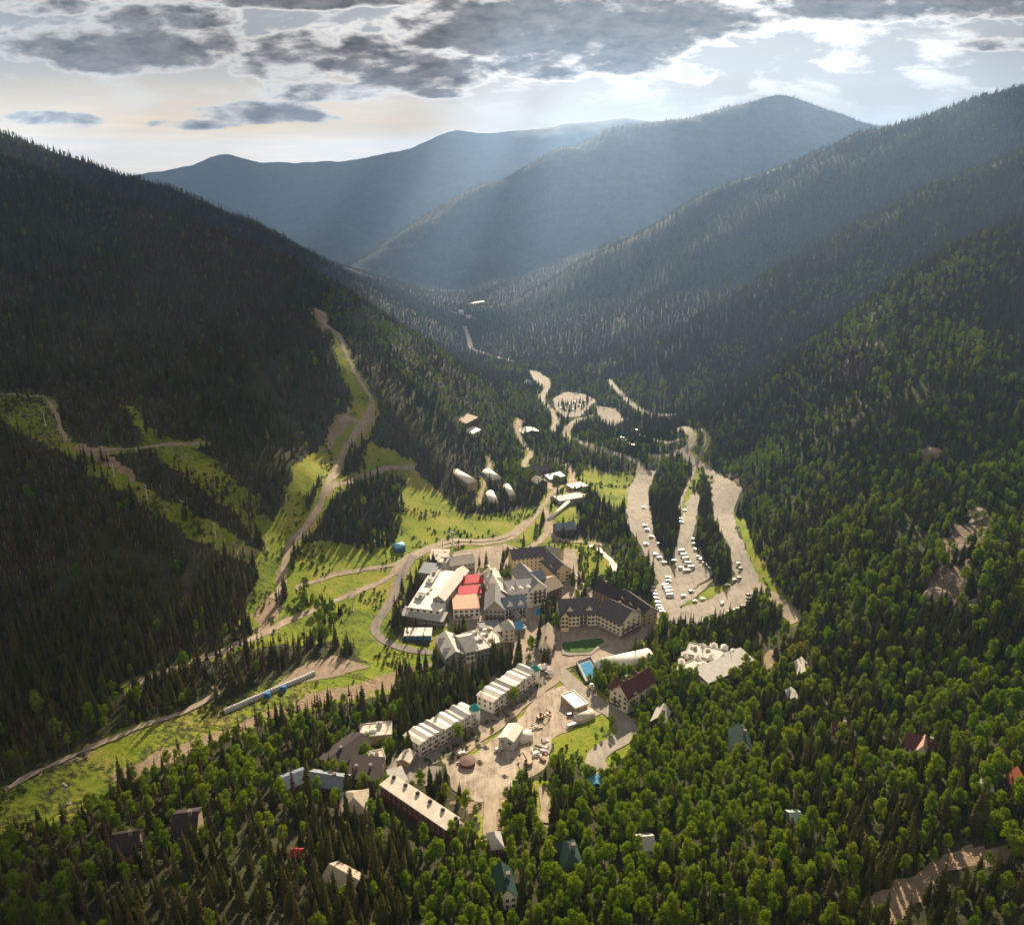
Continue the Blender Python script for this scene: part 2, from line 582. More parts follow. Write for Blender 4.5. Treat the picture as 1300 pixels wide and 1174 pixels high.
# ground: forest floor, grass, dirt and rock chosen by painted zones
M_GROUND, t = mat('ground')
pos = t.n('ShaderNodeNewGeometry').outputs['Position']
att = t.n('ShaderNodeAttribute', attribute_name='zone')
zs = t.n('ShaderNodeSeparateColor', {0: att.outputs['Color']})
na = t.noise(pos, 0.035, 6, 0.62)
nb = t.noise(pos, 0.35, 5, 0.65)
nc = t.noise(pos, 0.009, 5, 0.6)
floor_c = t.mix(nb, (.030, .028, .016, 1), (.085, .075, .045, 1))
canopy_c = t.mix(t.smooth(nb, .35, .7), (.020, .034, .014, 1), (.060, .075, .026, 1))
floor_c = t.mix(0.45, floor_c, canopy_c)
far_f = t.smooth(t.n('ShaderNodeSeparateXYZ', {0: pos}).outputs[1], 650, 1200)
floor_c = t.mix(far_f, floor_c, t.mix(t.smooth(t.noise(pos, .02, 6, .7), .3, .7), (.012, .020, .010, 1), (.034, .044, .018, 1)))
gn_ = t.m('ADD', t.m('MULTIPLY', na, .5), t.m('ADD', t.m('MULTIPLY', nb, .3), t.m('MULTIPLY', nc, .2)))
grass_c = t.ramp(t.m('MULTIPLY_ADD', t.m('SUBTRACT', gn_, .5), 1.9, .5), [(.30, (.055, .080, .014)), (.42, (.125, .175, .014)), (.54, (.190, .230, .020)), (.65, (.250, .235, .045)), (.78, (.34, .26, .13))])
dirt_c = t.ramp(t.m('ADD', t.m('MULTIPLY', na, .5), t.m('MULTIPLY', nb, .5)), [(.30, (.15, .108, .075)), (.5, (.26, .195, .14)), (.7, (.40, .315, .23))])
rock_c = t.mix(t.smooth(nb, .3, .7), (.07, .055, .042, 1), (.20, .155, .12, 1))
jit = t.m('MULTIPLY', t.m('SUBTRACT', nb, 0.5), 0.9)
fg = t.smooth(t.m('ADD', zs.outputs[0], jit), .38, .62)
fd = t.smooth(t.m('ADD', zs.outputs[1], jit), .38, .62)
fr = t.smooth(t.m('ADD', zs.outputs[2], jit), .38, .62)
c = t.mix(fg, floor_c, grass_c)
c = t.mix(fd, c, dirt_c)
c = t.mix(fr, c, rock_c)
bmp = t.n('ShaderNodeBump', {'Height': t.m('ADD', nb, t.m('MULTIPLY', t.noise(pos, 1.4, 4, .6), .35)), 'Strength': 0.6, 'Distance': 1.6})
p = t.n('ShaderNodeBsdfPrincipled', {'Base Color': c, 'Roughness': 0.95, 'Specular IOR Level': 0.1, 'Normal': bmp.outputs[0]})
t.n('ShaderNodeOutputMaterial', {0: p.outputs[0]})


def road_mat(name, a, b, scale=0.12):
    m, t = mat(name)
    pos = t.n('ShaderNodeNewGeometry').outputs['Position']
    n1 = t.noise(pos, scale, 6, 0.65, 0.6)
    n2 = t.noise(pos, scale * 9, 4, 0.6)
    # long streaks left by wheels and runoff, over patches
    mp = t.n('ShaderNodeMapping', {0: pos})
    mp.inputs['Rotation'].default_value = (0, 0, .5)
    mp.inputs['Scale'].default_value = (1.0, .10, 1.0)
    n3 = t.noise(mp.outputs[0], .55, 4, .6, .4)
    f = t.m('ADD', t.m('MULTIPLY', n1, .45), t.m('ADD', t.m('MULTIPLY', n2, .2), t.m('MULTIPLY', n3, .35)))
    c = t.mix(t.smooth(f, .36, .64), (*a, 1), (*b, 1))
    bmp = t.n('ShaderNodeBump', {'Height': f, 'Strength': 0.35, 'Distance': 0.5})
    p = t.n('ShaderNodeBsdfPrincipled', {'Base Color': c, 'Roughness': 0.92, 'Specular IOR Level': 0.15, 'Normal': bmp.outputs[0]})
    t.n('ShaderNodeOutputMaterial', {0: p.outputs[0]})
    return m


M_DIRT = road_mat('dirt_road', (.22, .18, .14), (.36, .30, .24))
M_GRAVEL = road_mat('gravel', (.20, .18, .16), (.34, .31, .28))
M_ASPH = road_mat('old_asphalt', (.13, .115, .105), (.24, .21, .19))
M_PAVE = road_mat('paving', (.20, .165, .14), (.36, .30, .25))
M_YARD = road_mat('yard_dirt', (.19, .155, .125), (.44, .38, .32), 0.10)
M_SCREE = road_mat('scree', (.16, .12, .095), (.30, .235, .185), 0.25)
M_LAWN = road_mat('lawn', (.035, .085, .018), (.060, .125, .024), 0.3)
M_WATER = road_mat('stream_water', (.55, .52, .47), (.80, .78, .74), 0.5)

# ------------------------------------------------------------------ zones, traced on the ground
GRASS = [
    [(365, 735), (385, 690), (430, 690), (470, 690), (500, 655), (520, 640), (560, 650), (600, 655), (640, 650), (680, 640), (690, 655), (675, 690), (640, 698), (570, 705), (540, 720), (520, 750), (495, 790),
     (520, 830), (560, 850), (560, 862), (520, 858), (470, 842), (420, 815), (340, 822), (300, 830), (330, 800), (360, 775)],
    [(-60, 1010), (0, 1000), (120, 955), (230, 905), (290, 890), (330, 870), (400, 838), (480, 842), (530, 850), (570, 858), (560, 875), (500, 880), (440, 893), (330, 922), (250, 952), (170, 992), (100, 1036), (0, 1070), (-60, 1090)],
    [(0, 495), (50, 510), (95, 560), (170, 606), (250, 650), (330, 700), (335, 728), (255, 690), (150, 625), (85, 580), (0, 535)],
    [(150, 505), (200, 548), (260, 575), (325, 635), (372, 690), (350, 715), (300, 655), (240, 605), (185, 570)],
    [(398, 390), (425, 420), (445, 455), (466, 510), (440, 560), (400, 612), (375, 690), (352, 745), (318, 800), (305, 790), (330, 725), (350, 660), (375, 590), (420, 545), (450, 520), (430, 470), (405, 415)],
    [(470, 560), (520, 585), (560, 625), (590, 655), (640, 650), (600, 690), (520, 690), (500, 650), (515, 610), (440, 612)],
    [(690, 690), (740, 683), (785, 715), (770, 733), (730, 737), (705, 700)],
    [(695, 975), (700, 945), (740, 915), (772, 902), (782, 918), (757, 938), (752, 962), (725, 975)],
    [(925, 640), (945, 660), (962, 700), (985, 740), (1015, 785), (1000, 778), (962, 745), (945, 690)],
    [(700, 640), (735, 640), (735, 665), (705, 668)],
    [(770, 600), (805, 596), (800, 640), (775, 650), (730, 610), (745, 590)],
    [(860, 770), (930, 728), (932, 742), (880, 772)],
    [(560, 790), (590, 792), (585, 810), (560, 830), (545, 850), (520, 830), (545, 815)],
    [(755, 975), (790, 935), (800, 940), (800, 955), (770, 975)],
    [(880, 590), (890, 600), (870, 650), (862, 650)],
]
DIRTZ = [
    [(325, 800), (322, 775), (340, 755), (352, 760), (352, 785), (335, 800)],
    [(395, 390), (412, 398), (420, 425), (410, 430), (400, 410)],
    [(420, 540), (440, 522), (448, 515), (448, 528), (425, 560), (405, 580)],
    [(335, 905), (380, 885), (470, 862), (540, 842), (552, 850), (500, 870), (420, 890), (345, 912)],
    [(140, 985), (190, 960), (260, 935), (330, 905), (335, 915), (240, 955), (150, 1000)],
    [(1090, 1174), (1100, 1140), (1160, 1118), (1195, 1085), (1230, 1070), (1280, 1072), (1275, 1090), (1200, 1110), (1165, 1150), (1150, 1174)],
    [(610, 1010), (640, 1012), (632, 1060), (618, 1062)],
    [(683, 1048), (688, 1000), (694, 1000), (692, 1048)],
    [(95, 575), (100, 560), (130, 572), (175, 605), (165, 608)],
    [(690, 1000), (650, 1010), (600, 1030), (570, 1020)],
    [(965, 740), (975, 750), (1015, 790), (1005, 790), (960, 750)],
    [(1040, 905), (1055, 880), (1062, 885), (1050, 912)], [(700, 1050), (702, 1040), (708, 1055)], [(965, 835), (980, 825), (985, 850), (970, 860)],
]
ROCKZ = [[(1060, 470), (1080, 440), (1130, 425), (1120, 450), (1085, 480)], [(1165, 575), (1195, 560), (1205, 570), (1175, 590)], [(900, 590), (955, 605), (950, 625), (925, 612)],
         [(1070, 452), (1085, 440), (1090, 455), (1075, 465)], [(1195, 690), (1250, 640), (1265, 650), (1215, 770), (1170, 780)]]
LOTS = [  # (name, material, pixels)
    ('parking_lot', 'g', [(796, 622), (812, 596), (832, 598), (822, 625), (826, 655), (830, 680), (842, 706), (856, 735), (872, 752), (905, 735), (893, 752), (862, 770), (872, 790), (836, 786), (826, 765), (836, 742), (818, 702), (796, 665)]),
    ('parking_lot', 'g', [(868, 645), (880, 624), (888, 628), (884, 660), (878, 688), (890, 712), (906, 728), (872, 752), (856, 735), (858, 695)]),
    ('parking_lot', 'g', [(903, 612), (922, 607), (942, 622), (930, 648), (938, 682), (962, 730), (962, 748), (946, 770), (880, 794), (850, 790), (866, 770), (896, 762), (932, 741), (930, 705), (906, 662)]),
    ('parking_lot', 'g', [(702, 506), (718, 497), (740, 500), (757, 508), (736, 529), (716, 530), (706, 521)]),
    ('parking_lot', 'g', [(756, 515), (781, 518), (792, 533), (778, 543), (764, 534)]),
    ('parking_lot', 'g', [(672, 472), (682, 471), (698, 482), (690, 492), (678, 484)]),
    ('construction_yard', 'y', [(562, 968), (600, 958), (640, 930), (690, 878), (718, 868), (765, 905), (740, 916), (702, 940), (693, 975), (655, 1000), (640, 1014), (606, 1018), (575, 1002)]),
    ('plaza', 'p', [(512, 790), (570, 797), (560, 760), (575, 700), (640, 690), (660, 697), (730, 697), (742, 745), (818, 762), (826, 795), (790, 822), (735, 836), (716, 850), (700, 842), (620, 870), (560, 850), (590, 812), (585, 792)]),
    ('condo_driveway', 'a', [(522, 960), (600, 905), (690, 850), (708, 858), (668, 895), (560, 968), (535, 972)]),
    ('scree_slope', 's', [(330, 888), (350, 868), (395, 840), (425, 832), (470, 845), (430, 858), (380, 868)]),
    ('driveway', 'a', [(500, 960), (530, 965), (560, 975), (545, 1000), (500, 990), (490, 985)]),
    ('car_park', 'p', [(535, 1020), (560, 1025), (600, 1050), (575, 1060)]),
]
ROADS = [  # (name, material, width m, pixels)
    ('ski_road', 'd', 4.5, [(400, 392), (411, 400), (413, 412), (432, 428), (440, 450), (455, 480), (472, 508), (470, 523), (455, 545), (438, 572), (422, 605), (412, 625), (405, 645), (385, 672), (370, 690), (362, 715), (357, 745), (345, 760)]),
    ('dirt_road', 'd', 4.6, [(165, 872), (200, 856), (280, 828), (330, 806), (385, 780), (440, 757), (490, 735), (510, 720), (535, 703), (575, 692), (620, 690), (650, 683), (672, 664), (688, 645), (700, 628), (715, 617)]),
    ('dirt_road', 'd', 6.5, [(500, 728), (515, 712), (540, 697), (575, 686), (615, 686), (648, 678), (668, 662)]),
    ('dirt_track', 'd', 3.6, [(375, 747), (395, 740), (440, 727), (500, 716), (520, 705)]),
    ('dirt_track', 'd', 3.5, [(412, 628), (440, 612), (480, 598), (525, 591)]),
    ('dirt_track', 'd', 2.2, [(100, 570), (130, 572), (200, 566), (258, 562)]),
    ('dirt_track', 'd', 2.0, [(0, 500), (30, 503), (60, 508), (85, 560)]),
    ('dirt_track', 'd', 3.0, [(430, 533), (445, 532), (455, 534)]),
    ('service_road', 'a', 6.5, [(525, 705), (508, 735), (495, 765), (480, 788), (476, 800), (486, 812), (505, 821), (530, 827), (552, 828)]),
    ('dirt_road', 'd', 6.0, [(690, 645), (697, 660), (692, 680), (672, 697)]),
    ('dirt_road', 'd', 5.0, [(697, 660), (705, 682), (722, 687), (745, 689), (768, 692)]),
    ('main_road', 'g', 11.0, [(704, 848), (720, 862), (745, 884), (775, 903), (793, 918), (796, 930), (785, 941), (768, 950), (757, 962), (756, 978)]),
    ('main_road', 'p', 10.0, [(690, 850), (712, 845), (745, 835), (785, 826), (815, 805), (832, 790)]),
    ('yard_road', 'd', 5.0, [(712, 858), (692, 874), (662, 898), (632, 922), (572, 965)]),
    ('valley_road', 'g', 8.0, [(773, 482), (777, 488), (786, 498), (799, 511), (814, 521), (831, 526), (857, 527)]),
    ('valley_road', 'g', 9.0, [(863, 543), (878, 552), (877, 564), (866, 572), (846, 579), (827, 579)]),
    ('valley_road', 'g', 10.0, [(877, 564), (870, 574), (880, 586), (900, 598), (926, 616)]),
    ('valley_road', 'a', 9.0, [(723, 539), (719, 554), (738, 562), (760, 570), (792, 580), (809, 588), (818, 602)]),
    ('valley_road', 'g', 7.0, [(752, 528), (735, 533), (721, 541)]),
    ('valley_road', 'g', 8.0, [(665, 470), (678, 472), (693, 482), (695, 492), (688, 506), (699, 520), (706, 536), (700, 548)]),
    ('dirt_road', 'd', 7.0, [(661, 533), (657, 546), (665, 563), (674, 577), (665, 589), (672, 597), (690, 606), (700, 622)]),
    ('valley_road', 'g', 11.0, [(590, 414), (594, 426), (598, 441), (608, 446), (629, 453), (651, 459)]),
    ('valley_road', 'g', 9.0, [(571, 395), (580, 398), (594, 401), (607, 406)]),
    ('valley_road', 'g', 7.0, [(800, 548), (820, 556), (845, 562), (862, 558)]),
    ('valley_road', 'g', 6.0, [(775, 555), (800, 563), (822, 566)]),
    ('foot_path', 'g', 3.0, [(890, 545), (897, 556), (886, 585), (868, 628), (862, 650)]),
    ('service_road', 'p', 6.0, [(720, 640), (724, 620), (726, 600), (716, 590)]),
    ('dirt_track', 'd', 3.0, [(608, 640), (622, 590), (618, 580)]),
    ('access_road', 'd', 8.0, [(960, 742), (975, 755), (995, 772), (1012, 790)]),
    ('foot_path', 'd', 3.0, [(788, 705), (800, 718), (815, 712)]),
    ('dirt_track', 'd', 2.5, [(10, 1000), (60, 975), (150, 935), (230, 905), (270, 885), (278, 878), (270, 872)]),
    ('yard_road', 'd', 7.0, [(625, 1010), (622, 1035), (622, 1062)]),
    ('dirt_track', 'd', 4.0, [(690, 1000), (690, 1045)]),
]
STREAM = [(748, 692), (760, 698), (772, 708), (780, 720), (783, 726)]
MATK = {'d': M_DIRT, 'g': M_GRAVEL, 'a': M_ASPH, 'p': M_PAVE, 'y': M_YARD, 's': M_SCREE}

GRASS_W = [Gs(q) for q in GRASS]
DIRT_W = [Gs(q) for q in DIRTZ]
ROCK_W = [Gs(q) for q in ROCKZ]
LOTS_W = [Gs(q) for _, _, q in LOTS]
ROADS_W = [smoothline(Gs(q), 6) for _, _, _, q in ROADS]
STREAM_W = smoothline(Gs(STREAM), 5)

# paint the zones
zone = np.zeros((NI, NJ, 4), np.float32)
zone[..., 3] = 1
nr = int(np.searchsorted(gy, 1600))
xs, ys = GX[:nr].ravel(), GY[:nr].ravel()
wx = xs + (fbm(xs, ys, 14, 3, 71) - .5) * 9
wy = ys + (fbm(xs, ys, 14, 3, 72) - .5) * 9


def paint(polys, ch):
    acc = np.zeros(xs.shape, bool)
    for q in polys:
        lo, hi = q.min(0) - 12, q.max(0) + 12
        s = (wx > lo[0]) & (wx < hi[0]) & (wy > lo[1]) & (wy < hi[1])
        acc[s] |= inpoly(wx[s], wy[s], q)
    zone[:nr, :, ch].ravel()
    z2 = zone[:nr, :, ch]
    z2[...] = np.maximum(z2, acc.reshape(z2.shape))
    return acc


paint(GRASS_W, 0)
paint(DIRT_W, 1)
paint(ROCK_W, 2)
# verges of roads and lots are bare or grassy
for q, (_, _, wd, _) in zip(ROADS_W, ROADS):
    lo, hi = q.min(0) - 25, q.max(0) + 25
    s = (xs > lo[0]) & (xs < hi[0]) & (ys > lo[1]) & (ys < hi[1])
    dd = distline(wx[s], wy[s], q)
    z0 = zone[:nr, :, 0].reshape(-1)
    z1 = zone[:nr, :, 1].reshape(-1)
    z0[s] = np.maximum(z0[s], (dd < wd * .5 + 3.5) * .9)
    z1[s] = np.maximum(z1[s], (dd < wd * .5 + .2) * .7)
    zone[:nr, :, 0] = z0.reshape(nr, NJ)
    zone[:nr, :, 1] = z1.reshape(nr, NJ)
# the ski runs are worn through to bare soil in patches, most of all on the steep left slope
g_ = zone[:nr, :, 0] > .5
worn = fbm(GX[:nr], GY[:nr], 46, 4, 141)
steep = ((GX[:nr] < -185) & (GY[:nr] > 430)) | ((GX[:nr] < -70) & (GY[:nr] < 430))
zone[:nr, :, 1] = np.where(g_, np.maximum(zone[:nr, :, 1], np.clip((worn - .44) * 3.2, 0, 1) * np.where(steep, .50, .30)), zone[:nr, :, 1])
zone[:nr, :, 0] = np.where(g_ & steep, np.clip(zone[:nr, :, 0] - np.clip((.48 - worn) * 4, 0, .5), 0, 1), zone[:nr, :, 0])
# cliffs on the far wall
fy = GY > 2600
cl = fbm(GX[fy] + GZ[fy] * 1.3, GY[fy], 170, 4, 91)
zone[..., 2][fy] = np.clip((cl - .60) * 6, 0, .45) * (np.abs(GX[fy] + 420) < 260) * (GZ[fy] < 120) * (GY[fy] < 4600)

ii = np.arange((NI - 1) * (NJ - 1))
r_, c_ = ii // (NJ - 1), ii % (NJ - 1)
k0 = r_ * NJ + c_
gf = np.stack([k0, k0 + 1, k0 + NJ + 1, k0 + NJ], 1)
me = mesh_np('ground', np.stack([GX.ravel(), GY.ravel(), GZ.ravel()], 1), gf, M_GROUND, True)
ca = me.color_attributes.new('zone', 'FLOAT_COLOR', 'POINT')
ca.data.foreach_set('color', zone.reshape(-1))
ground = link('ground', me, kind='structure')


def drape_poly(poly, step=3.0, rough=5.0):
    """fill an outline with a sheet that follows the ground"""
    P = np.asarray(poly)
    out = []
    for a, b in zip(P, np.roll(P, -1, 0)):
        n = max(1, int(np.hypot(*(b - a)) / step))
        for k in range(n):
            q = a + (b - a) * k / n
            jx, jy = fbm(q[:1], q[1:], 12, 3, 131)[0] - .5, fbm(q[:1], q[1:], 12, 3, 132)[0] - .5
            out.append(q + np.array([jx, jy]) * rough)
    P = np.array(out)
    nb_ = len(out)
    lo, hi = P.min(0), P.max(0)
    gx, gy2 = np.meshgrid(np.arange(lo[0], hi[0], step), np.arange(lo[1], hi[1], step))
    gx, gy2 = gx.ravel(), gy2.ravel()
    keep = inpoly(gx, gy2, P)
    gx, gy2 = gx[keep], gy2[keep]
    far = distline(gx, gy2, np.vstack([P, P[:1]])) > step * .6
    pts = [Vector(q) for q in out] + [Vector((a, b)) for a, b in zip(gx[far], gy2[far])]
    v, e, f, *_ = delaunay_2d_cdt(pts, [], [list(range(nb_))], 1, 1e-4)
    V = np.array([(q.x, q.y) for q in v])
    return V, [list(q) for q in f]


LIFT = 0.22
for (nm, mk, _), q in zip(LOTS, LOTS_W):
    V, F = drape_poly(q)
    Z = zt(V[:, 0], V[:, 1]) + LIFT
    F = [f if np.cross(V[f[1]] - V[f[0]], V[f[2]] - V[f[0]]) > 0 else f[::-1] for f in F]
    link(nm, mesh_np(nm, np.column_stack([V, Z]), F, MATK[mk], True), kind='structure')


def strip(P, wd, lift, name, m, jitter=0.0):
    P = np.asarray(P)
    # resample every ~2.5 m
    seg = np.hypot(*np.diff(P, axis=0).T)
    cum = np.concatenate([[0], np.cumsum(seg)])
    n = max(3, int(cum[-1] / 2.5))
    tt = np.linspace(0, cum[-1], n)
    Q = np.column_stack([np.interp(tt, cum, P[:, 0]), np.interp(tt, cum, P[:, 1])])
    d = np.gradient(Q, axis=0)
    d /= np.maximum(np.hypot(d[:, 0], d[:, 1])[:, None], 1e-9)
    nrm = np.column_stack([-d[:, 1], d[:, 0]])
    cols = max(3, int(wd / 2) + 1)
    vs = []
    for k in range(cols):
        s = (k / (cols - 1) - .5) * wd
        jj = 0
        if jitter and k in (0, cols - 1):
            jj = (fbm(tt, tt * 0 + k * 50, 9, 2, 3) - .5) * jitter
        X2 = Q + nrm * (s + jj if np.isscalar(jj) else (s + jj)[:, None])
        vs.append(np.column_stack([X2, zt(X2[:, 0], X2[:, 1]) + lift]))
    V = np.stack(vs, 1).reshape(-1, 3)
    a = np.arange((n - 1) * (cols - 1))
    r0, c0 = a // (cols - 1), a % (cols - 1)
    b = r0 * cols + c0
    F = np.stack([b, b + cols, b + cols + 1, b + 1], 1)[:, ::-1].copy()
    return link(name, mesh_np(name, V, F, m, True), kind='structure')


for k, ((nm, mk, wd, _), q) in enumerate(zip(ROADS, ROADS_W)):
    strip(q, wd, LIFT + 0.05 + 0.012 * k, nm, MATK[mk], 2.2 if mk == 'd' else 0.6)
strip(STREAM_W, 6.0, 0.35, 'stream', M_WATER, 4)


# ------------------------------------------------------------------ tree shapes
def tube(path, radii, sides=6):
    vs, fs = [], []
    for (p, r) in zip(path, radii):
        for k in range(sides):
            a = 2 * math.pi * k / sides
            vs.append((p[0] + r * math.cos(a), p[1] + r * math.sin(a), p[2]))
    for i in range(len(path) - 1):
        for k in range(sides):
            a, b = i * sides + k, i * sides + (k + 1) % sides
            fs.append((a, b, b + sides, a + sides))
    return vs, fs


def conifer_geo(seed, H=17.0, Rb=2.7, bare=0.10, whorls=17, thin=0.0, lean=0.0):
    """needle boughs: whorls of drooping, ragged sprays round a tapering stem"""
    r = random.Random(seed)
    vs, fs = [], []
    lx, ly = r.uniform(-lean, lean), r.uniform(-lean, lean)
    for i in range(whorls):
        t = i / (whorls - 1)
        z = H * (bare + (0.985 - bare) * t ** 0.92)
        rad = Rb * (1 - t) ** 0.82 * r.uniform(.78, 1.15) + 0.18
        n = max(4, int(10 * (1 - t) + 4))
        a0 = r.random() * 6.28
        for k in range(n):
            if r.random() < thin:
                continue
            a = a0 + 6.28 * k / n + r.uniform(-.25, .25)
            L = rad * r.uniform(.65, 1.12)
            dz = -L * r.uniform(.22, .48) + .15
            wd = L * r.uniform(.30, .46) + .12
            ca, sa = math.cos(a), math.sin(a)
            ox, oy = lx * t, ly * t
            zz = z + r.uniform(-.3, .3)
            b = len(vs)
            # a spray of two blades folded along its rib
            vs += [(ox, oy, zz + .25), (ox + ca * L * .55 - sa * wd, oy + sa * L * .55 + ca * wd, zz + dz * .75 - .18 * L), (ox + ca * L, oy + sa * L, zz + dz),
                   (ox + ca * L * .55 + sa * wd, oy + sa * L * .55 - ca * wd, zz + dz * .75 - .18 * L), (ox + ca * L * .5, oy + sa * L * .5, zz + dz * .35 + .12)]
            fs += [(b, b + 1, b + 4), (b + 1, b + 2, b + 4), (b + 2, b + 3, b + 4), (b + 3, b, b + 4)]
    # leader
    b = len(vs)
    vs += [(lx - .16, ly, H * .95), (lx + .16, ly, H * .95), (lx, ly + .16, H * .95), (lx, ly, H * 1.02)]
    fs += [(b, b + 1, b + 3), (b + 1, b + 2, b + 3), (b + 2, b, b + 3)]
    tv, tf = tube([(0, 0, -1.0), (lx * .5, ly * .5, H * .5), (lx, ly, H * .96)], [.26, .17, .04])
    return (vs, fs), (tv, tf)


def aspen_geo(seed, H=14.0, Rc=2.9, n=430, leaf=.62, base=.42, lobes=8):
    """leaf clumps on a handful of boughs over a bare pale stem"""
    r = random.Random(seed)
    vs, fs = [], []
    cl = []
    for k in range(lobes):
        a = 2.4 * k + r.uniform(-.5, .5)
        t = (k + .5) / lobes
        rr = Rc * .68 * math.sin(math.pi * (0.18 + .74 * t)) * r.uniform(.45, 1.25)
        cl.append((rr * math.cos(a), rr * math.sin(a), H * (base + (0.90 - base) * t), Rc * r.uniform(.30, .60)))
    cl.append((0, 0, H * .90, Rc * .42))
    tw = sum(c[3] ** 2 for c in cl)
    for (cx, cy, cz, cr) in cl:
        m = int(n * cr * cr / tw)
        for _ in range(m):
            th = r.uniform(0, 6.283)
            u = r.uniform(-.75, 1)
            s = math.sqrt(max(0, 1 - u * u))
            q = cr * r.uniform(.55, 1.18)
            nx, ny, nz = s * math.cos(th), s * math.sin(th), u
            px, py, pz = cx + nx * q, cy + ny * q, cz + nz * q * .95
            N = Vector((nx + r.uniform(-.6, .6), ny + r.uniform(-.6, .6), nz + r.uniform(-.3, .8))).normalized()
            T = N.orthogonal().normalized()
            T.rotate(Matrix.Rotation(r.uniform(0, 6.28), 3, N))
            B = N.cross(T)
            w2, h2 = leaf * r.uniform(.5, 1.0), leaf * r.uniform(.4, .8)
            b = len(vs)
            P = Vector((px, py, pz))
            for (su, sv) in ((-1, -.3), (-.2, -1), (1, -.2), (.25, 1)):
                q3 = P + T * su * w2 + B * sv * h2
                vs.append((q3.x, q3.y, q3.z))
            fs.append((b, b + 1, b + 2, b + 3))
    path = [(0, 0, -1.0), (r.uniform(-.2, .2), r.uniform(-.2, .2), H * .45), (r.uniform(-.3, .3), r.uniform(-.3, .3), H * .88)]
    tv, tf = tube(path, [.20, .14, .04])
    for (cx, cy, cz, cr) in cl[:-1]:
        z0 = max(H * .38, cz - Rc * .7)
        a, b2 = (0, 0, z0), (cx * .8, cy * .8, cz)
        k = len(tv)
        v2, f2 = tube([a, b2], [.07, .03], 3)
        tv += v2
        tf += [tuple(i + k for i in f) for f in f2]
    return (vs, fs), (tv, tf)


CONIFERS = [conifer_geo(1), conifer_geo(2, 19, 2.5, .08, 19), conifer_geo(3, 15, 2.9, .06, 15), conifer_geo(4, 18, 2.2, .14, 18, .12, .5), conifer_geo(5, 13, 2.3, .05, 13), conifer_geo(6, 20, 2.9, .1, 20, .18, .4)]
ASPENS = [aspen_geo(11, 14, 2.9, 620, .58), aspen_geo(12, 15.5, 2.7, 600, .56, .46), aspen_geo(13, 12.0, 3.1, 620, .58, .34), aspen_geo(14, 13.5, 3.4, 700, .60, .40, 11), aspen_geo(15, 10.5, 2.4, 460, .5, .30, 7)]
# tall thin poles with a small crown: half-bare stems on the left slope
POLES = [conifer_geo(21, 17, 1.35, .38, 13, .38, .5), conifer_geo(22, 15, 1.2, .45, 11, .45, .4)]
CON_H = [17, 19, 15, 18, 13, 20]
ASP_H = [14, 15.5, 12, 13.5, 10.5]

M_POLE = leaf_mat('thin_needles', [(0.0, (.040, .028, .014)), (0.5, (.070, .045, .026)), (1.0, (.100, .062, .040))], 0.25)
M_BUSH = leaf_mat('shrub_leaves', [(0.0, (.040, .070, .012)), (0.5, (.085, .125, .018)), (1.0, (.150, .170, .030))], .4, (1.1, 1.0, .5))
M_PBARK = pbr('dry_bark', (.24, .185, .135), 0.9, 0.3, 1.2)


def parts_mesh(name, geo, ml, mb):
    (cv, cf), (tv, tf) = geo
    crown = mesh_np(name + '_crown', cv, cf, ml)
    trunk = mesh_np(name + '_trunk', tv, tf, mb, True)
    both = mesh_np(name, list(cv) + list(tv), list(cf) + [tuple(i + len(cv) for i in f) for f in tf])
    both.materials.append(ml)
    both.materials.append(mb)
    both.polygons.foreach_set('material_index', np.array([0] * len(cf) + [1] * len(tf), np.int32))
    return crown, trunk, both


BUSHES = [aspen_geo(31, 2.4, 1.7, 150, .42, .12, 5), aspen_geo(32, 1.8, 1.5, 120, .38, .1, 4), aspen_geo(33, 3.2, 1.6, 160, .42, .12, 6)]
CON_M = [parts_mesh('conifer', g, M_CON, M_BARK) for g in CONIFERS]
ASP_M = [parts_mesh('aspen', g, M_ASP, M_ABARK) for g in ASPENS]
BUS_M = [parts_mesh('shrub', g, M_BUSH, M_BARK) for g in BUSHES]
POL_M = [parts_mesh('pole_conifer', g, M_POLE, M_PBARK) for g in POLES]

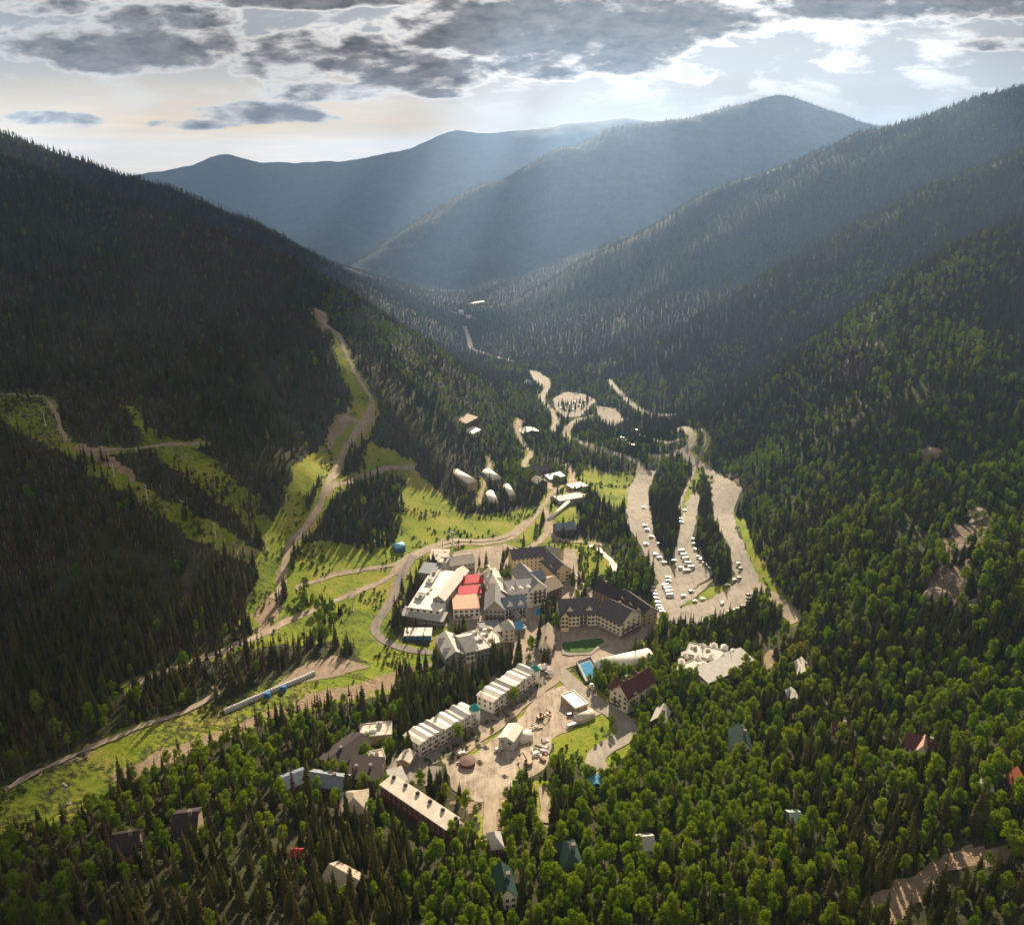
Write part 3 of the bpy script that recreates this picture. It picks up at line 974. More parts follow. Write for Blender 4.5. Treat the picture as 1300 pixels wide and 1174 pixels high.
# ------------------------------------------------------------------ where trees stand
KEEP_OUT = []          # building footprints, filled in further down before planting
WOODS = [  # clumps that stand inside open ground (pixels), spacing, share of aspens
    ([(425, 640), (455, 610), (500, 605), (515, 640), (505, 690), (470, 705), (430, 690)], 5.0, .1),
    ([(437, 575), (458, 552), (468, 575), (462, 610), (440, 615)], 4.5, .1),
    ([(372, 745), (382, 738), (395, 760), (425, 765), (440, 790), (415, 800), (385, 780)], 5.0, .55),
    ([(820, 640), (842, 600), (868, 620), (862, 660), (858, 700), (848, 705), (824, 670)], 5.0, .35),
    ([(888, 625), (905, 610), (908, 660), (926, 700), (926, 730), (900, 722), (886, 690)], 5.0, .3),
    ([(838, 582), (862, 575), (885, 590), (876, 615), (862, 640), (846, 600)], 5.0, .15),
    ([(505, 850), (560, 858), (600, 850), (660, 838), (655, 850), (600, 880), (560, 893), (515, 920), (470, 920), (500, 880)], 5.0, .1),
    ([(735, 540), (760, 545), (835, 565), (830, 575), (800, 573), (740, 553)], 5.5, .1),
    ([(745, 622), (770, 640), (790, 655), (790, 690), (770, 690), (740, 665)], 6.0, .2),
    ([(790, 690), (825, 730), (830, 775), (815, 755), (785, 728)], 6.0, .6),
    ([(690, 790), (700, 745), (712, 745), (700, 800)], 7.0, .3),
    ([(720, 735), (738, 738), (735, 748), (722, 745)], 5.0, .3),
    ([(610, 838), (665, 828), (670, 845), (615, 860)], 6.5, .15),
    ([(500, 740), (520, 720), (512, 760), (498, 790)], 6.0, .1),
    ([(535, 990), (570, 1000), (572, 1015), (545, 1010)], 4.5, .1),
    ([(655, 818), (690, 812), (684, 848), (664, 850), (655, 838)], 8.0, .25),
    ([(575, 798), (598, 800), (590, 812), (575, 812)], 7.0, .5),
    ([(728, 700), (742, 705), (748, 742), (732, 738)], 7.0, .4),
    ([(640, 700), (650, 700), (650, 715), (638, 715)], 5.0, .2),
    ([(604, 716), (616, 712), (622, 745), (614, 750)], 7.0, .5),
    ([(788, 812), (822, 790), (828, 800), (800, 822)], 7.0, .6),
    ([(700, 742), (716, 745), (712, 762), (702, 758)], 5.0, .3),
    ([(706, 512), (750, 507), (742, 520), (718, 524)], 9.0, .1),
    ([(690, 838), (702, 838), (700, 850), (688, 850)], 5.0, .3),
    ([(725, 768), (742, 745), (748, 752), (730, 775)], 5.0, .5),
    ([(690, 772), (706, 768), (708, 800), (694, 812), (684, 800)], 6.0, .35),
    ([(735, 690), (760, 700), (775, 725), (740, 735), (730, 715)], 9.0, .5),
    ([(800, 700), (835, 740), (840, 765), (820, 745), (795, 715)], 6.5, .8),
    ([(635, 728), (648, 722), (650, 738), (638, 740)], 4.5, .3),
    ([(555, 955), (690, 868), (694, 872), (560, 962)], 9.0, .9),
    ([(945, 752), (955, 745), (965, 770), (955, 775)], 5.0, .9),
    ([(720, 905), (732, 915), (720, 890)], 6.0, .9),
    ([(610, 930), (655, 900), (662, 905), (625, 935)], 6.0, .8),
]
WOODS_W = [(Gs(q), s, a) for q, s, a in WOODS]


def bare_mask(x, y, pad=2.5):
    """True where nothing may be planted"""
    bx = x + (fbm(x, y, 11, 2, 81) - .5) * 6
    by = y + (fbm(x, y, 11, 2, 82) - .5) * 6
    bad = np.zeros(x.shape, bool)
    thin = fbm(x, y, 15, 2, 88)
    for q in GRASS_W + DIRT_W:
        bad |= inpoly(bx, by, q) & ~((x < -190) & (y > 480) & (thin > .60))
    for q in ROCK_W:
        bad |= inpoly(bx, by, q) & (fbm(x, y, 17, 2, 84) > .54)
    return bad | hard_mask(x, y, pad)


def hard_mask(x, y, pad=2.5, bld=True, soft=False):
    bad = np.zeros(x.shape, bool)
    for (ln, _, _), q in zip(LOTS, LOTS_W):
        if soft and (ln in ('plaza', 'condo_driveway') or q[:, 1].min() > 1050):
            continue
        lo, hi = q.min(0) - 5, q.max(0) + 5
        s = (x > lo[0]) & (x < hi[0]) & (y > lo[1]) & (y < hi[1])
        if s.any():
            bad[s] |= inpoly(x[s], y[s], q) | (distline(x[s], y[s], np.vstack([q, q[:1]])) < pad)
    for q, (_, _, wd, _) in zip(ROADS_W + [STREAM_W], ROADS + [('', '', 6, 0)]):
        lo, hi = q.min(0) - 20, q.max(0) + 20
        s = (x > lo[0]) & (x < hi[0]) & (y > lo[1]) & (y < hi[1])
        if s.any():
            bad[s] |= distline(x[s], y[s], q) < wd * .5 + pad
    for q in (KEEP_OUT if bld else []):
        lo, hi = q.min(0) - 5, q.max(0) + 5
        s = (x > lo[0]) & (x < hi[0]) & (y > lo[1]) & (y < hi[1])
        if s.any():
            bad[s] |= inpoly(x[s], y[s], q) | (distline(x[s], y[s], np.vstack([q, q[:1]])) < .6)
    return bad


def hide_mask(x, y, z):
    """trees are kept low and cut back on the uphill, near side of roads and lots, so these stay open to view as they do on a maintained verge"""
    off = .5 * 8.0 / np.maximum((CAM_Z - z) / np.maximum(y, 1), .12)
    bad = np.zeros(x.shape, bool)
    for f in (.5, 1.0):
        bad |= hard_mask(x, y + off * f, .5, False)
    return bad


def scatter(y0, y1, sp, umax=.80):
    """jittered points over a band of distance inside a wide fan in front of the camera"""
    xm = umax * (y1 + 120)
    nx, ny = int(2 * xm / sp), int((y1 - y0) / sp)
    gx, g2 = np.meshgrid(np.arange(nx), np.arange(ny))
    x = (gx.ravel() + rng.uniform(-.45, .45, nx * ny)) * sp - xm
    y = (g2.ravel() + rng.uniform(-.45, .45, nx * ny)) * sp + y0
    k = np.abs(x) < umax * (y + 120)
    return x[k], y[k]


def plant():
    bands = [(150, 420, 4.5), (420, 760, 4.2), (760, 1150, 4.6), (1150, 1700, 5.4), (1700, 2400, 7.2), (2400, 3300, 10.5), (3300, 5300, 17.0)]
    PX_, PY_, SP, SH = [], [], [], []
    for (a, b, sp) in bands:
        x, y = scatter(a, b, sp, .80 if a < 1700 else .72)
        z = zt(x, y)
        # natural gaps
        dens = fbm(x, y, 60, 3, 55)
        keep = (dens > (.30 if b < 500 else .37 if b < 1000 else .26)) | (rng.random(len(x)) < (.6 if b < 500 else .42))
        if a < 1600:
            keep &= ~bare_mask(x, y)
        if a < 3000:
            keep &= ~hide_mask(x, y, z)
        PX_.append(x[keep]); PY_.append(y[keep]); SP.append(np.full(keep.sum(), sp)); SH.append(np.full(keep.sum(), -1.0))
    for q, sp, sh in WOODS_W:
        lo, hi = q.min(0), q.max(0)
        gx, g2 = np.meshgrid(np.arange(lo[0], hi[0], sp), np.arange(lo[1], hi[1], sp))
        x = gx.ravel() + rng.uniform(-.45, .45, gx.size) * sp
        y = g2.ravel() + rng.uniform(-.45, .45, gx.size) * sp
        k = inpoly(x, y, q) & ~hard_mask(x, y, 1.2, True, True)
        PX_.append(x[k]); PY_.append(y[k]); SP.append(np.full(k.sum(), sp)); SH.append(np.full(k.sum(), sh))
    x, y = np.concatenate(PX_), np.concatenate(PY_)
    sp, sh = np.concatenate(SP), np.concatenate(SH)
    z = zt(x, y)
    axx = np.interp(y, AX_Y, AX_X)
    side = x - axx
    # share of aspens: high in the near forest right of the village, low on the dark left slope
    asp = .34 + .0 * x
    asp = np.where((y < 470) & (side > -60), .90, asp)
    asp = np.where((side > 120) & (y < 620), .70, asp)
    asp = np.where((side > 60) & (y >= 620), np.where(y > 1000, .10, .26), asp)
    asp = np.where((side < -90) & (y > 330), .03, asp)
    asp = np.where((side < 0) & (y > 900) & (y < 1120) & (x > -230), .42, asp)
    asp = np.where((side < -60) & (y <= 420), .24, asp)
    asp = np.where(y > 1700, .05, asp)
    asp = np.where(sh >= 0, sh, asp)
    pn = fbm(x, y, 85, 3, 61)
    asp = np.clip(asp + (pn - .5) * 1.5 * (asp > .05), 0.02, .97)
    asp = np.where(y > 2300, 0, asp)
    kind = np.where(rng.random(len(x)) < asp, 1, 0)
    pole = (kind == 0) & (side < -100) & (sh < 0) & (rng.random(len(x)) < np.where(fbm(x, y, 120, 2, 66) > .44, .72, .25)) & (y < 1300)
    kind = np.where(pole, 2, kind)
    scl = np.clip(rng.normal(.80, .23, len(x)), .30, 1.3) * np.where(y > 600, .74, .92) * np.where(sp > 15, 1.1, 1.0)
    scl *= np.where(kind == 1, rng.uniform(.8, 1.05, len(x)), 1.0)
    return x, y, z, kind, scl, sp


def instancer(name, x, y, z, rot, sc, idx, protos, label, group=None):
    """one countless mass of trees, instanced on points"""
    me = mesh_np(name, np.column_stack([x, y, z]), [])
    for nm, typ, arr in (('rot', 'FLOAT', rot), ('idx', 'INT', idx)):
        a = me.attributes.new(nm, typ, 'POINT')
        a.data.foreach_set('value', np.asarray(arr, np.float32 if typ == 'FLOAT' else np.int32))
    a = me.attributes.new('scl', 'FLOAT_VECTOR', 'POINT')
    a.data.foreach_set('vector', np.asarray(sc, np.float32).ravel())
    src = bpy.data.collections.new(name + '_kinds')
    for k, m in enumerate(protos):
        o = bpy.data.objects.new("%s_kind_%02d" % (name, k), m)
        src.objects.link(o)
    ng = bpy.data.node_groups.new(name, 'GeometryNodeTree')
    ng.interface.new_socket('Geometry', in_out='INPUT', socket_type='NodeSocketGeometry')
    ng.interface.new_socket('Geometry', in_out='OUTPUT', socket_type='NodeSocketGeometry')
    N, L = ng.nodes, ng.links
    gi, go = N.new('NodeGroupInput'), N.new('NodeGroupOutput')
    ci = N.new('GeometryNodeCollectionInfo')
    ci.inputs['Collection'].default_value = src
    ci.inputs['Separate Children'].default_value = True
    ci.inputs['Reset Children'].default_value = True
    ip = N.new('GeometryNodeInstanceOnPoints')
    ip.inputs['Pick Instance'].default_value = True

    def attr(nm, typ):
        q = N.new('GeometryNodeInputNamedAttribute')
        q.data_type = typ
        q.inputs[0].default_value = nm
        return [s for s in q.outputs if s.enabled and s.name == 'Attribute'][0]
    cx = N.new('ShaderNodeCombineXYZ')
    L.new(attr('rot', 'FLOAT'), cx.inputs[2])
    er = N.new('FunctionNodeEulerToRotation')
    L.new(cx.outputs[0], er.inputs[0])
    L.new(gi.outputs[0], ip.inputs['Points'])
    L.new(ci.outputs[0], ip.inputs['Instance'])
    L.new(attr('idx', 'INT'), ip.inputs['Instance Index'])
    L.new(er.outputs[0], ip.inputs['Rotation'])
    L.new(attr('scl', 'FLOAT_VECTOR'), ip.inputs['Scale'])
    L.new(ip.outputs[0], go.inputs[0])
    o = link(name, me, kind='stuff', label=label)
    md = o.modifiers.new('trees', 'NODES')
    md.node_group = ng
    return o


# ------------------------------------------------------------------ buildings
_mc = {}


def paint_mat(nm, c, rough=.75, var=.14, sc=.5, spec=.3):
    if nm not in _mc:
        _mc[nm] = pbr(nm, c, rough, var, sc, spec=spec)
    return _mc[nm]


WHITE_R = paint_mat('pale_metal_roof', (.66, .63, .60), .55, .10, .25)
WARM_R = paint_mat('weathered_pale_roof', (.52, .47, .42), .7, .2, .3)
GREY_R = paint_mat('grey_shingle', (.20, .20, .215), .8, .25, .6)
LGREY_R = paint_mat('light_grey_roof', (.38, .37, .37), .7, .22, .4)
SLATE_R = paint_mat('slate_roof', (.085, .075, .088), .75, .25, .6)
BLUE_R = paint_mat('blue_grey_roof', (.15, .185, .24), .6, .2, .4)
BROWN_R = paint_mat('brown_shingle', (.034, .025, .027), .85, .3, .7)
TAN_R = paint_mat('tan_shingle', (.33, .28, .22), .85, .25, .7)
RED_R = paint_mat('red_roof', (.62, .016, .050), .5, .10, .3)
PINK_R = paint_mat('terracotta_deck', (.56, .29, .22), .8, .14, .3)
WINE_R = paint_mat('wine_red_shingle', (.090, .030, .030), .7, .3, .6)
GREEN_R = paint_mat('green_metal_roof', (.018, .045, .040), .5, .2, .4)
ORANGE_R = paint_mat('orange_roof', (.26, .07, .025), .7, .2, .4)
SKY_R = paint_mat('bright_blue_roof', (.10, .28, .48), .5, .15, .4)
CREAM_W = paint_mat('cream_render', (.66, .60, .50), .85, .10, .4)
YEL_W = paint_mat('yellow_render', (.68, .54, .33), .85, .10, .4)
WHITE_W = paint_mat('white_render', (.80, .76, .70), .8, .12, .5)
GREY_W = paint_mat('grey_cladding', (.30, .285, .27), .8, .18, .6)
WOOD_W = paint_mat('brown_timber', (.11, .065, .042), .8, .3, .9)
TAN_W = paint_mat('tan_cladding', (.36, .28, .20), .85, .18, .6)
BRICK_W = paint_mat('red_brown_cladding', (.16, .055, .040), .8, .25, .8)
STONE_W = paint_mat('stone_base', (.20, .17, .15), .9, .3, 1.0)
BLUE_W = paint_mat('blue_panels', (.030, .14, .38), .5, .15, .4)
FRAME_M = paint_mat('window_frame', (.60, .57, .52), .6, .05, 1)
DARKM = paint_mat('dark_metal', (.045, .042, .042), .5, .2, 1)
POOL_M = paint_mat('pool_water', (.02, .20, .42), .6, .25, .4, .02)
GLASS, t = mat('window_glass')
p = t.n('ShaderNodeBsdfPrincipled', {'Base Color': (.030, .034, .040, 1), 'Roughness': .12, 'Specular IOR Level': .6})
t.n('ShaderNodeOutputMaterial', {0: p.outputs[0]})


class MB:
    """collects boxes, prisms and tubes in one mesh"""
    def __init__(self):
        self.v, self.f, self.mi = [], [], []

    def add(self, vs, fs, mi=0):
        k = len(self.v)
        self.v += [tuple(q) for q in vs]
        self.f += [tuple(i + k for i in f) for f in fs]
        self.mi += [mi] * len(fs)

    def box(self, x0, y0, z0, x1, y1, z1, mi=0):
        vs = [(x, y, z) for z in (z0, z1) for y in (y0, y1) for x in (x0, x1)]
        self.add(vs, [(0, 2, 3, 1), (4, 5, 7, 6), (0, 1, 5, 4), (2, 6, 7, 3), (0, 4, 6, 2), (1, 3, 7, 5)], mi)

    def hexa(self, c, mi=0):
        self.add(c, [(0, 3, 2, 1), (4, 5, 6, 7), (0, 1, 5, 4), (1, 2, 6, 5), (2, 3, 7, 6), (3, 0, 4, 7)], mi)

    def cyl(self, x, y, z0, z1, r0, r1=None, n=10, mi=0):
        r1 = r0 if r1 is None else r1
        vs = [(x + r0 * math.cos(6.2832 * k / n), y + r0 * math.sin(6.2832 * k / n), z0) for k in range(n)] + [(x + r1 * math.cos(6.2832 * k / n), y + r1 * math.sin(6.2832 * k / n), z1) for k in range(n)]
        self.add(vs, [(k, (k + 1) % n, n + (k + 1) % n, n + k) for k in range(n)] + [tuple(range(n - 1, -1, -1)), tuple(range(n, 2 * n))], mi)

    def rod(self, a, b, r, n=6, mi=0):
        a, b = Vector(a), Vector(b)
        d = (b - a).normalized()
        u = d.orthogonal().normalized()
        w_ = d.cross(u)
        vs = [a + (u * math.cos(6.2832 * k / n) + w_ * math.sin(6.2832 * k / n)) * r for k in range(n)] + [b + (u * math.cos(6.2832 * k / n) + w_ * math.sin(6.2832 * k / n)) * r for k in range(n)]
        self.add(vs, [(k, (k + 1) % n, n + (k + 1) % n, n + k) for k in range(n)] + [tuple(range(n - 1, -1, -1)), tuple(range(n, 2 * n))], mi)

    def mesh(self, name, mats, smooth=False):
        me = bpy.data.meshes.new(name)
        me.from_pydata(self.v, [], self.f)
        for m in (mats if isinstance(mats, (list, tuple)) else [mats]):
            me.materials.append(m)
        me.polygons.foreach_set('material_index', np.array(self.mi, np.int32))
        if smooth:
            me.polygons.foreach_set('use_smooth', np.ones(len(me.polygons), bool))
        bm = bmesh.new()
        bm.from_mesh(me)
        bmesh.ops.recalc_face_normals(bm, faces=bm.faces)
        bm.to_mesh(me)
        bm.free()
        return me


def win_mesh(w_, h_):
    b = MB()
    b.box(-w_ / 2 - .14, -.10, -h_ / 2 - .14, w_ / 2 + .14, .05, h_ / 2 + .14, 0)
    b.box(-w_ / 2, -.13, -h_ / 2, w_ / 2, -.06, h_ / 2, 1)
    b.box(-.04, -.15, -h_ / 2, .04, -.12, h_ / 2, 0)
    return b.mesh('window', [FRAME_M, GLASS])


WIN = {'s': win_mesh(1.3, 1.5), 'm': win_mesh(1.9, 1.7), 'l': win_mesh(2.8, 2.2)}
WH = {'s': 1.5, 'm': 1.9, 'l': 2.8}


def building(name, label, cat, px, group=None):
    x, y, z = G(*px)
    r = bpy.data.objects.new(name, None)
    r.location = (x, y, z)
    COL.objects.link(r)
    r["label"], r["category"] = label, cat
    if group:
        r["group"] = group
    return r


def part(root, nm, me, M=None, label=None):
    """M: matrix in the world; stored relative to the root"""
    o = bpy.data.objects.new(nm, me)
    o.parent = root
    if M is not None:
        rl = root.location if root.parent is None else (root.parent.location)
        o.matrix_local = Matrix.Translation(-Vector(root.location)) @ M
    if label:
        o["label"] = label
    COL.objects.link(o)
    return o


def roof_geo(kind, L, D, H, rh, ov, axis, th=.35):
    """roof body in the frame x: 0..L, y: 0..D; ridge along axis"""
    b = MB()
    if axis == 'y':
        A, B = D, L
    else:
        A, B = L, D

    def P(a, bb, z):
        return (bb, a, z) if axis == 'y' else (a, bb, z)
    if kind == 'gable':
        k = rh / (B / 2)
        for s in (0, 1):
            e = -ov if s == 0 else B + ov
            ze = H - ov * k
            q = [P(-ov, e, ze), P(A + ov, e, ze), P(A + ov, B / 2, H + rh), P(-ov, B / 2, H + rh)]
            b.hexa([(x, y, z + .06) for x, y, z in q] + [(x, y, z + th + .06) for x, y, z in q])
    elif kind == 'shed':
        q = [P(-ov, -ov, H), P(A + ov, -ov, H), P(A + ov, B + ov, H + rh), P(-ov, B + ov, H + rh)]
        b.hexa([(x, y, z + .06) for x, y, z in q] + [(x, y, z + th + .06) for x, y, z in q])
    elif kind == 'hip':
        i = min(A, B) / 2 * .98
        q = [P(-ov, -ov, H), P(A + ov, -ov, H), P(A + ov, B + ov, H), P(-ov, B + ov, H)]
        r0, r1 = P(i, B / 2, H + rh), P(A - i, B / 2, H + rh)
        if A < B:
            r0, r1 = P(A / 2, i, H + rh), P(A / 2, B - i, H + rh)
            vs = q + [r0, r1]
            fs = [(0, 1, 4), (1, 2, 5, 4), (2, 3, 5), (3, 0, 4, 5), (3, 2, 1, 0)]
        else:
            vs = q + [r0, r1]
            fs = [(0, 1, 5, 4), (1, 2, 5), (2, 3, 4, 5), (3, 0, 4), (3, 2, 1, 0)]
        b.add([(x, y, z + .06) for x, y, z in vs], fs)
    elif kind == 'barrel':
        n = 12
        vs, fs = [], []
        for i in range(n + 1):
            a = math.pi * i / n
            bb, z = B / 2 - (B / 2 + ov) * math.cos(a), H + rh * math.sin(a)
            vs += [P(-ov, bb, z), P(A + ov, bb, z)]
        for i in range(n):
            fs.append((2 * i, 2 * i + 1, 2 * i + 3, 2 * i + 2))
        fs += [tuple(range(0, 2 * n + 2, 2)), tuple(range(2 * n + 1, 0, -2)), (0, 2 * n, 2 * n + 1, 1)]
        b.add(vs, fs)
        # ribs
        m = max(2, int(A / 4))
        for k in range(1, m):
            a0 = A * k / m
            for i in range(n):
                q0, q1 = math.pi * i / n, math.pi * (i + 1) / n
                f = lambda q, aa, e: P(aa, B / 2 - (B / 2 + ov + e) * math.cos(q), H + (rh + e) * math.sin(q))
                b.add([f(q0, a0 - .12, .09), f(q0, a0 + .12, .09), f(q1, a0 + .12, .09), f(q1, a0 - .12, .09)], [(0, 1, 2, 3)])
    else:  # flat with a parapet
        b.box(-.2, -.2, H + .02, L + .2, D + .2, H + .3)
        for (x0, y0, x1, y1) in ((-.25, -.25, L + .25, .15), (-.25, D - .15, L + .25, D + .25), (-.25, .15, .15, D - .15), (L - .15, .15, L + .25, D - .15)):
            b.box(x0, y0, H - .1, x1, y1, H + .75)
    return b


def wing(root, p0, p1, D, H, roof='gable', axis='x', rh=4.0, wall=CREAM_W, rm=GREY_R, ov=.7, win=(), balc=(), chim=(), units=0, sink=4.0, base=None, dz=0.0, dorm=0):
    """one block of a building: p0, p1 are the ends of its front foot in the picture, D its depth and H its eaves height in metres"""
    a, b2 = np.array(G(*p0)), np.array(G(*p1))
    L = float(np.hypot(*(b2 - a)[:2]))
    ex = (b2 - a)[:2] / L
    ey = np.array([-ex[1], ex[0]])
    cs = [a[:2], a[:2] + ex * L, a[:2] + ex * L + ey * D, a[:2] + ey * D]
    KEEP_OUT.append(np.array(cs))
    z0 = float(.5 * (a[2] + b2[2])) + dz
    z0 = max(z0, float(np.mean(zt(np.array([c[0] for c in cs]), np.array([c[1] for c in cs])))) - 1.5)
    ang = math.atan2(ex[1], ex[0])
    M = Matrix.Translation((a[0], a[1], z0)) @ Matrix.Rotation(ang, 4, 'Z')
    w2 = MB()
    w2.box(0, 0, -sink, L, D, H)
    if roof == 'gable':
        g = rh * .985
        if axis == 'x':
            for x0 in (0, L - .3):
                w2.add([(x0, 0, H), (x0, D, H), (x0, D / 2, H + g), (x0 + .3, 0, H), (x0 + .3, D, H), (x0 + .3, D / 2, H + g)], [(0, 1, 2), (3, 5, 4), (0, 2, 5, 3), (1, 4, 5, 2)])
        else:
            for y0 in (0, D - .3):
                w2.add([(0, y0, H), (L, y0, H), (L / 2, y0, H + g), (0, y0 + .3, H), (L, y0 + .3, H), (L / 2, y0 + .3, H + g)], [(0, 1, 2), (3, 5, 4), (0, 2, 5, 3), (1, 4, 5, 2)])
    elif roof == 'shed':
        w2.add([(0, 0, H), (L, 0, H), (0, D, H), (L, D, H), (0, D, H + rh * .97), (L, D, H + rh * .97)], [(0, 2, 4), (1, 5, 3), (2, 3, 5, 4)])
    wo = part(root, 'wall', w2.mesh('wall', wall), M)
    ro = part(root, 'roof', roof_geo(roof, L, D, H, rh, ov, axis).mesh('roof', rm, roof == 'barrel'), M)
    if base is not None:
        k = MB()
        k.box(-.15, -.15, -sink, L + .15, D + .15, base)
        part(root, 'stone_base', k.mesh('stone_base', STONE_W), M)
    for (side, rows, cols, sz) in win:
        for r in range(rows):
            zc = H - 1.6 - r * 3.1
            if zc < .9:
                break
            for c in range(cols):
                u = (c + .5) / cols
                if side == 'f':
                    T, an = (u * L, 0, zc), 0
                elif side == 'b':
                    T, an = (u * L, D, zc), math.pi
                elif side == 'l':
                    T, an = (0, u * D, zc), -math.pi / 2
                else:
                    T, an = (L, u * D, zc), math.pi / 2
                part(root, 'window', WIN[sz], M @ Matrix.Translation(T) @ Matrix.Rotation(an, 4, 'Z'))
    for (side, r, u0, u1) in balc:
        zc = H - 2.9 - r * 3.1
        k = MB()
        x0, x1 = (u0 * L, u1 * L) if side == 'f' else (u0 * D, u1 * D)
        k.box(x0, -1.5, zc - .15, x1, 0.02, zc)
        k.box(x0, -1.5, zc + .95, x1, -1.42, zc + 1.05)
        n_ = max(2, int((x1 - x0) / .6))
        for i in range(n_ + 1):
            xx = x0 + (x1 - x0) * i / n_
            k.box(xx - .05, -1.49, zc, xx + .05, -1.43, zc + .95)
        MM = M if side == 'f' else (M @ Matrix.Translation((L, 0, 0)) @ Matrix.Rotation(math.pi / 2, 4, 'Z') if side == 'r' else M @ Matrix.Translation((0, D, 0)) @ Matrix.Rotation(-math.pi / 2, 4, 'Z'))
        part(root, 'balcony', k.mesh('balcony', WOOD_W), MM)
    for (fx, fy) in chim:
        k = MB()
        hz = H + (rh if roof in ('gable', 'hip', 'shed') else 0) + 1.6
        k.box(fx * L - .7, fy * D - .7, H - .5, fx * L + .7, fy * D + .7, hz)
        k.box(fx * L - .85, fy * D - .85, hz, fx * L + .85, fy * D + .85, hz + .25)
        c_ = part(root, 'chimney', k.mesh('chimney', STONE_W), M)
    r = random.Random(int(p0[0] * 7 + p0[1]))
    for _ in range(units):
        k = MB()
        sx, sy, sz2 = r.uniform(1.2, 3.2), r.uniform(1.2, 2.6), r.uniform(.9, 2.2)
        x0, y0 = r.uniform(.6, max(.7, L - sx - .6)), r.uniform(.6, max(.7, D - sy - .6))
        zb = H + (.28 if roof == 'flat' else .2)
        k.box(x0, y0, zb, x0 + sx, y0 + sy, zb + sz2)
        k.cyl(x0 + sx / 2, y0 + sy / 2, zb + sz2, zb + sz2 + .3, min(sx, sy) * .35)
        part(root, 'roof_unit', k.mesh('roof_unit', r.choice([LGREY_R, WHITE_W, GREY_W, TAN_W])), M)
    for i in range(dorm):
        # dormers on the front slope (ridge along x) or on the left slope (ridge along y)
        n = dorm
        A = L if axis == 'x' else D
        B = D if axis == 'x' else L
        c = A * (i + .5) / n
        wd = min(2.2, A / n * .33)
        k, kr = MB(), MB()
        zl = H + rh * .25
        y0, y1 = B * .08, B * .42

        def Q(aa, bb, z):
            return (aa, bb, z) if axis == 'x' else (bb, A - aa, z)
        k.hexa([Q(c - wd, y0, H), Q(c + wd, y0, H), Q(c + wd, y1, H), Q(c - wd, y1, H), Q(c - wd, y0, zl + 1.2), Q(c + wd, y0, zl + 1.2), Q(c + wd, y1, zl + 1.2), Q(c - wd, y1, zl + 1.2)])
        k.add([Q(c - wd, y0, zl + 1.2), Q(c + wd, y0, zl + 1.2), Q(c, y0, zl + 2.6), Q(c, y1, zl + 2.6)], [(0, 1, 2)])
        o_ = .35
        kr.add([Q(c - wd - o_, y0 - o_, zl + .95), Q(c, y0 - o_, zl + 2.75), Q(c, y1 + .8, zl + 2.75), Q(c - wd - o_, y1, zl + .95), Q(c + wd + o_, y0 - o_, zl + .95), Q(c + wd + o_, y1, zl + .95)], [(0, 1, 2, 3), (1, 4, 5, 2)])
        d = part(root, 'dormer', k.mesh('dormer', wall), M)
        e = bpy.data.objects.new('dormer_roof', kr.mesh('dormer_roof', rm))
        e.parent = d
        COL.objects.link(e)
    return M, L


# --- the village, from the resort centre outwards
b = building('resort_centre', 'large white-roofed resort centre with long stepped roofs beside the dirt road', 'resort building', (540, 785))
wing(b, (519, 783), (560, 790), 56, 8.5, 'shed', 'x', 2.5, WHITE_W, WHITE_R, .5, win=[('f', 2, 5, 'm'), ('l', 2, 8, 's')], units=5)
wing(b, (550, 779), (565, 782), 50, 12.5, 'gable', 'y', 3.2, GREY_W, WHITE_R, .5, win=[('f', 2, 2, 'm'), ('r', 2, 8, 's')])
wing(b, (509, 785), (562, 796), 9, 3.6, 'shed', 'x', 2.0, STONE_W, LGREY_R, .8, win=[('f', 1, 7, 'm')])
wing(b, (556, 735), (567, 737), 9, 15, 'flat', 'x', 0, GREY_W, LGREY_R, units=1)
wing(b, (532, 742), (552, 746), 14, 11, 'shed', 'x', 2, GREY_W, BLUE_R, .4, win=[('f', 1, 4, 's')])

wing(b, (541, 757), (549, 758.5), 26, 12.0, 'flat', 'x', 0, GREY_W, LGREY_R, win=[('f', 1, 2, 's')], units=3)
wing(b, (527, 775), (536, 777), 8, 10.6, 'flat', 'x', 0, GREY_W, LGREY_R, units=2)
b = building('lodge', 'weathered lodge with pale pitched roofs behind the white resort centre', 'lodge', (585, 730))
wing(b, (570, 729), (603, 727), 17, 8.5, 'gable', 'x', 4.0, GREY_W, WARM_R, .7, win=[('f', 2, 7, 's')], balc=[('f', 1, .05, .95)], chim=[(.2, .5)])
wing(b, (546, 719), (568, 722), 15, 7, 'shed', 'x', 2.0, TAN_W, WARM_R, .6, win=[('f', 1, 4, 's')], units=3)

b = building('red_roofed_hotel', 'hotel with two bright red roofs behind a pink roof terrace', 'hotel', (592, 787))
wing(b, (576, 787), (609, 786), 26, 8.5, 'flat', 'x', 0, WHITE_W, PINK_R, win=[('f', 2, 5, 'm'), ('r', 2, 5, 's')], balc=[('f', 1, .05, .7)])
wing(b, (580, 772), (610, 771), 6, 7.5, 'flat', 'x', 0, TAN_W, TAN_R)
wing(b, (583, 768), (611, 767), 8.5, 9.0, 'shed', 'x', 2.4, TAN_W, RED_R, .4, chim=[(.97, .5)])
wing(b, (588, 756), (614, 755), 8.5, 10.5, 'shed', 'x', 2.6, TAN_W, RED_R, .4, chim=[(.9, .5), (.1, .5)])

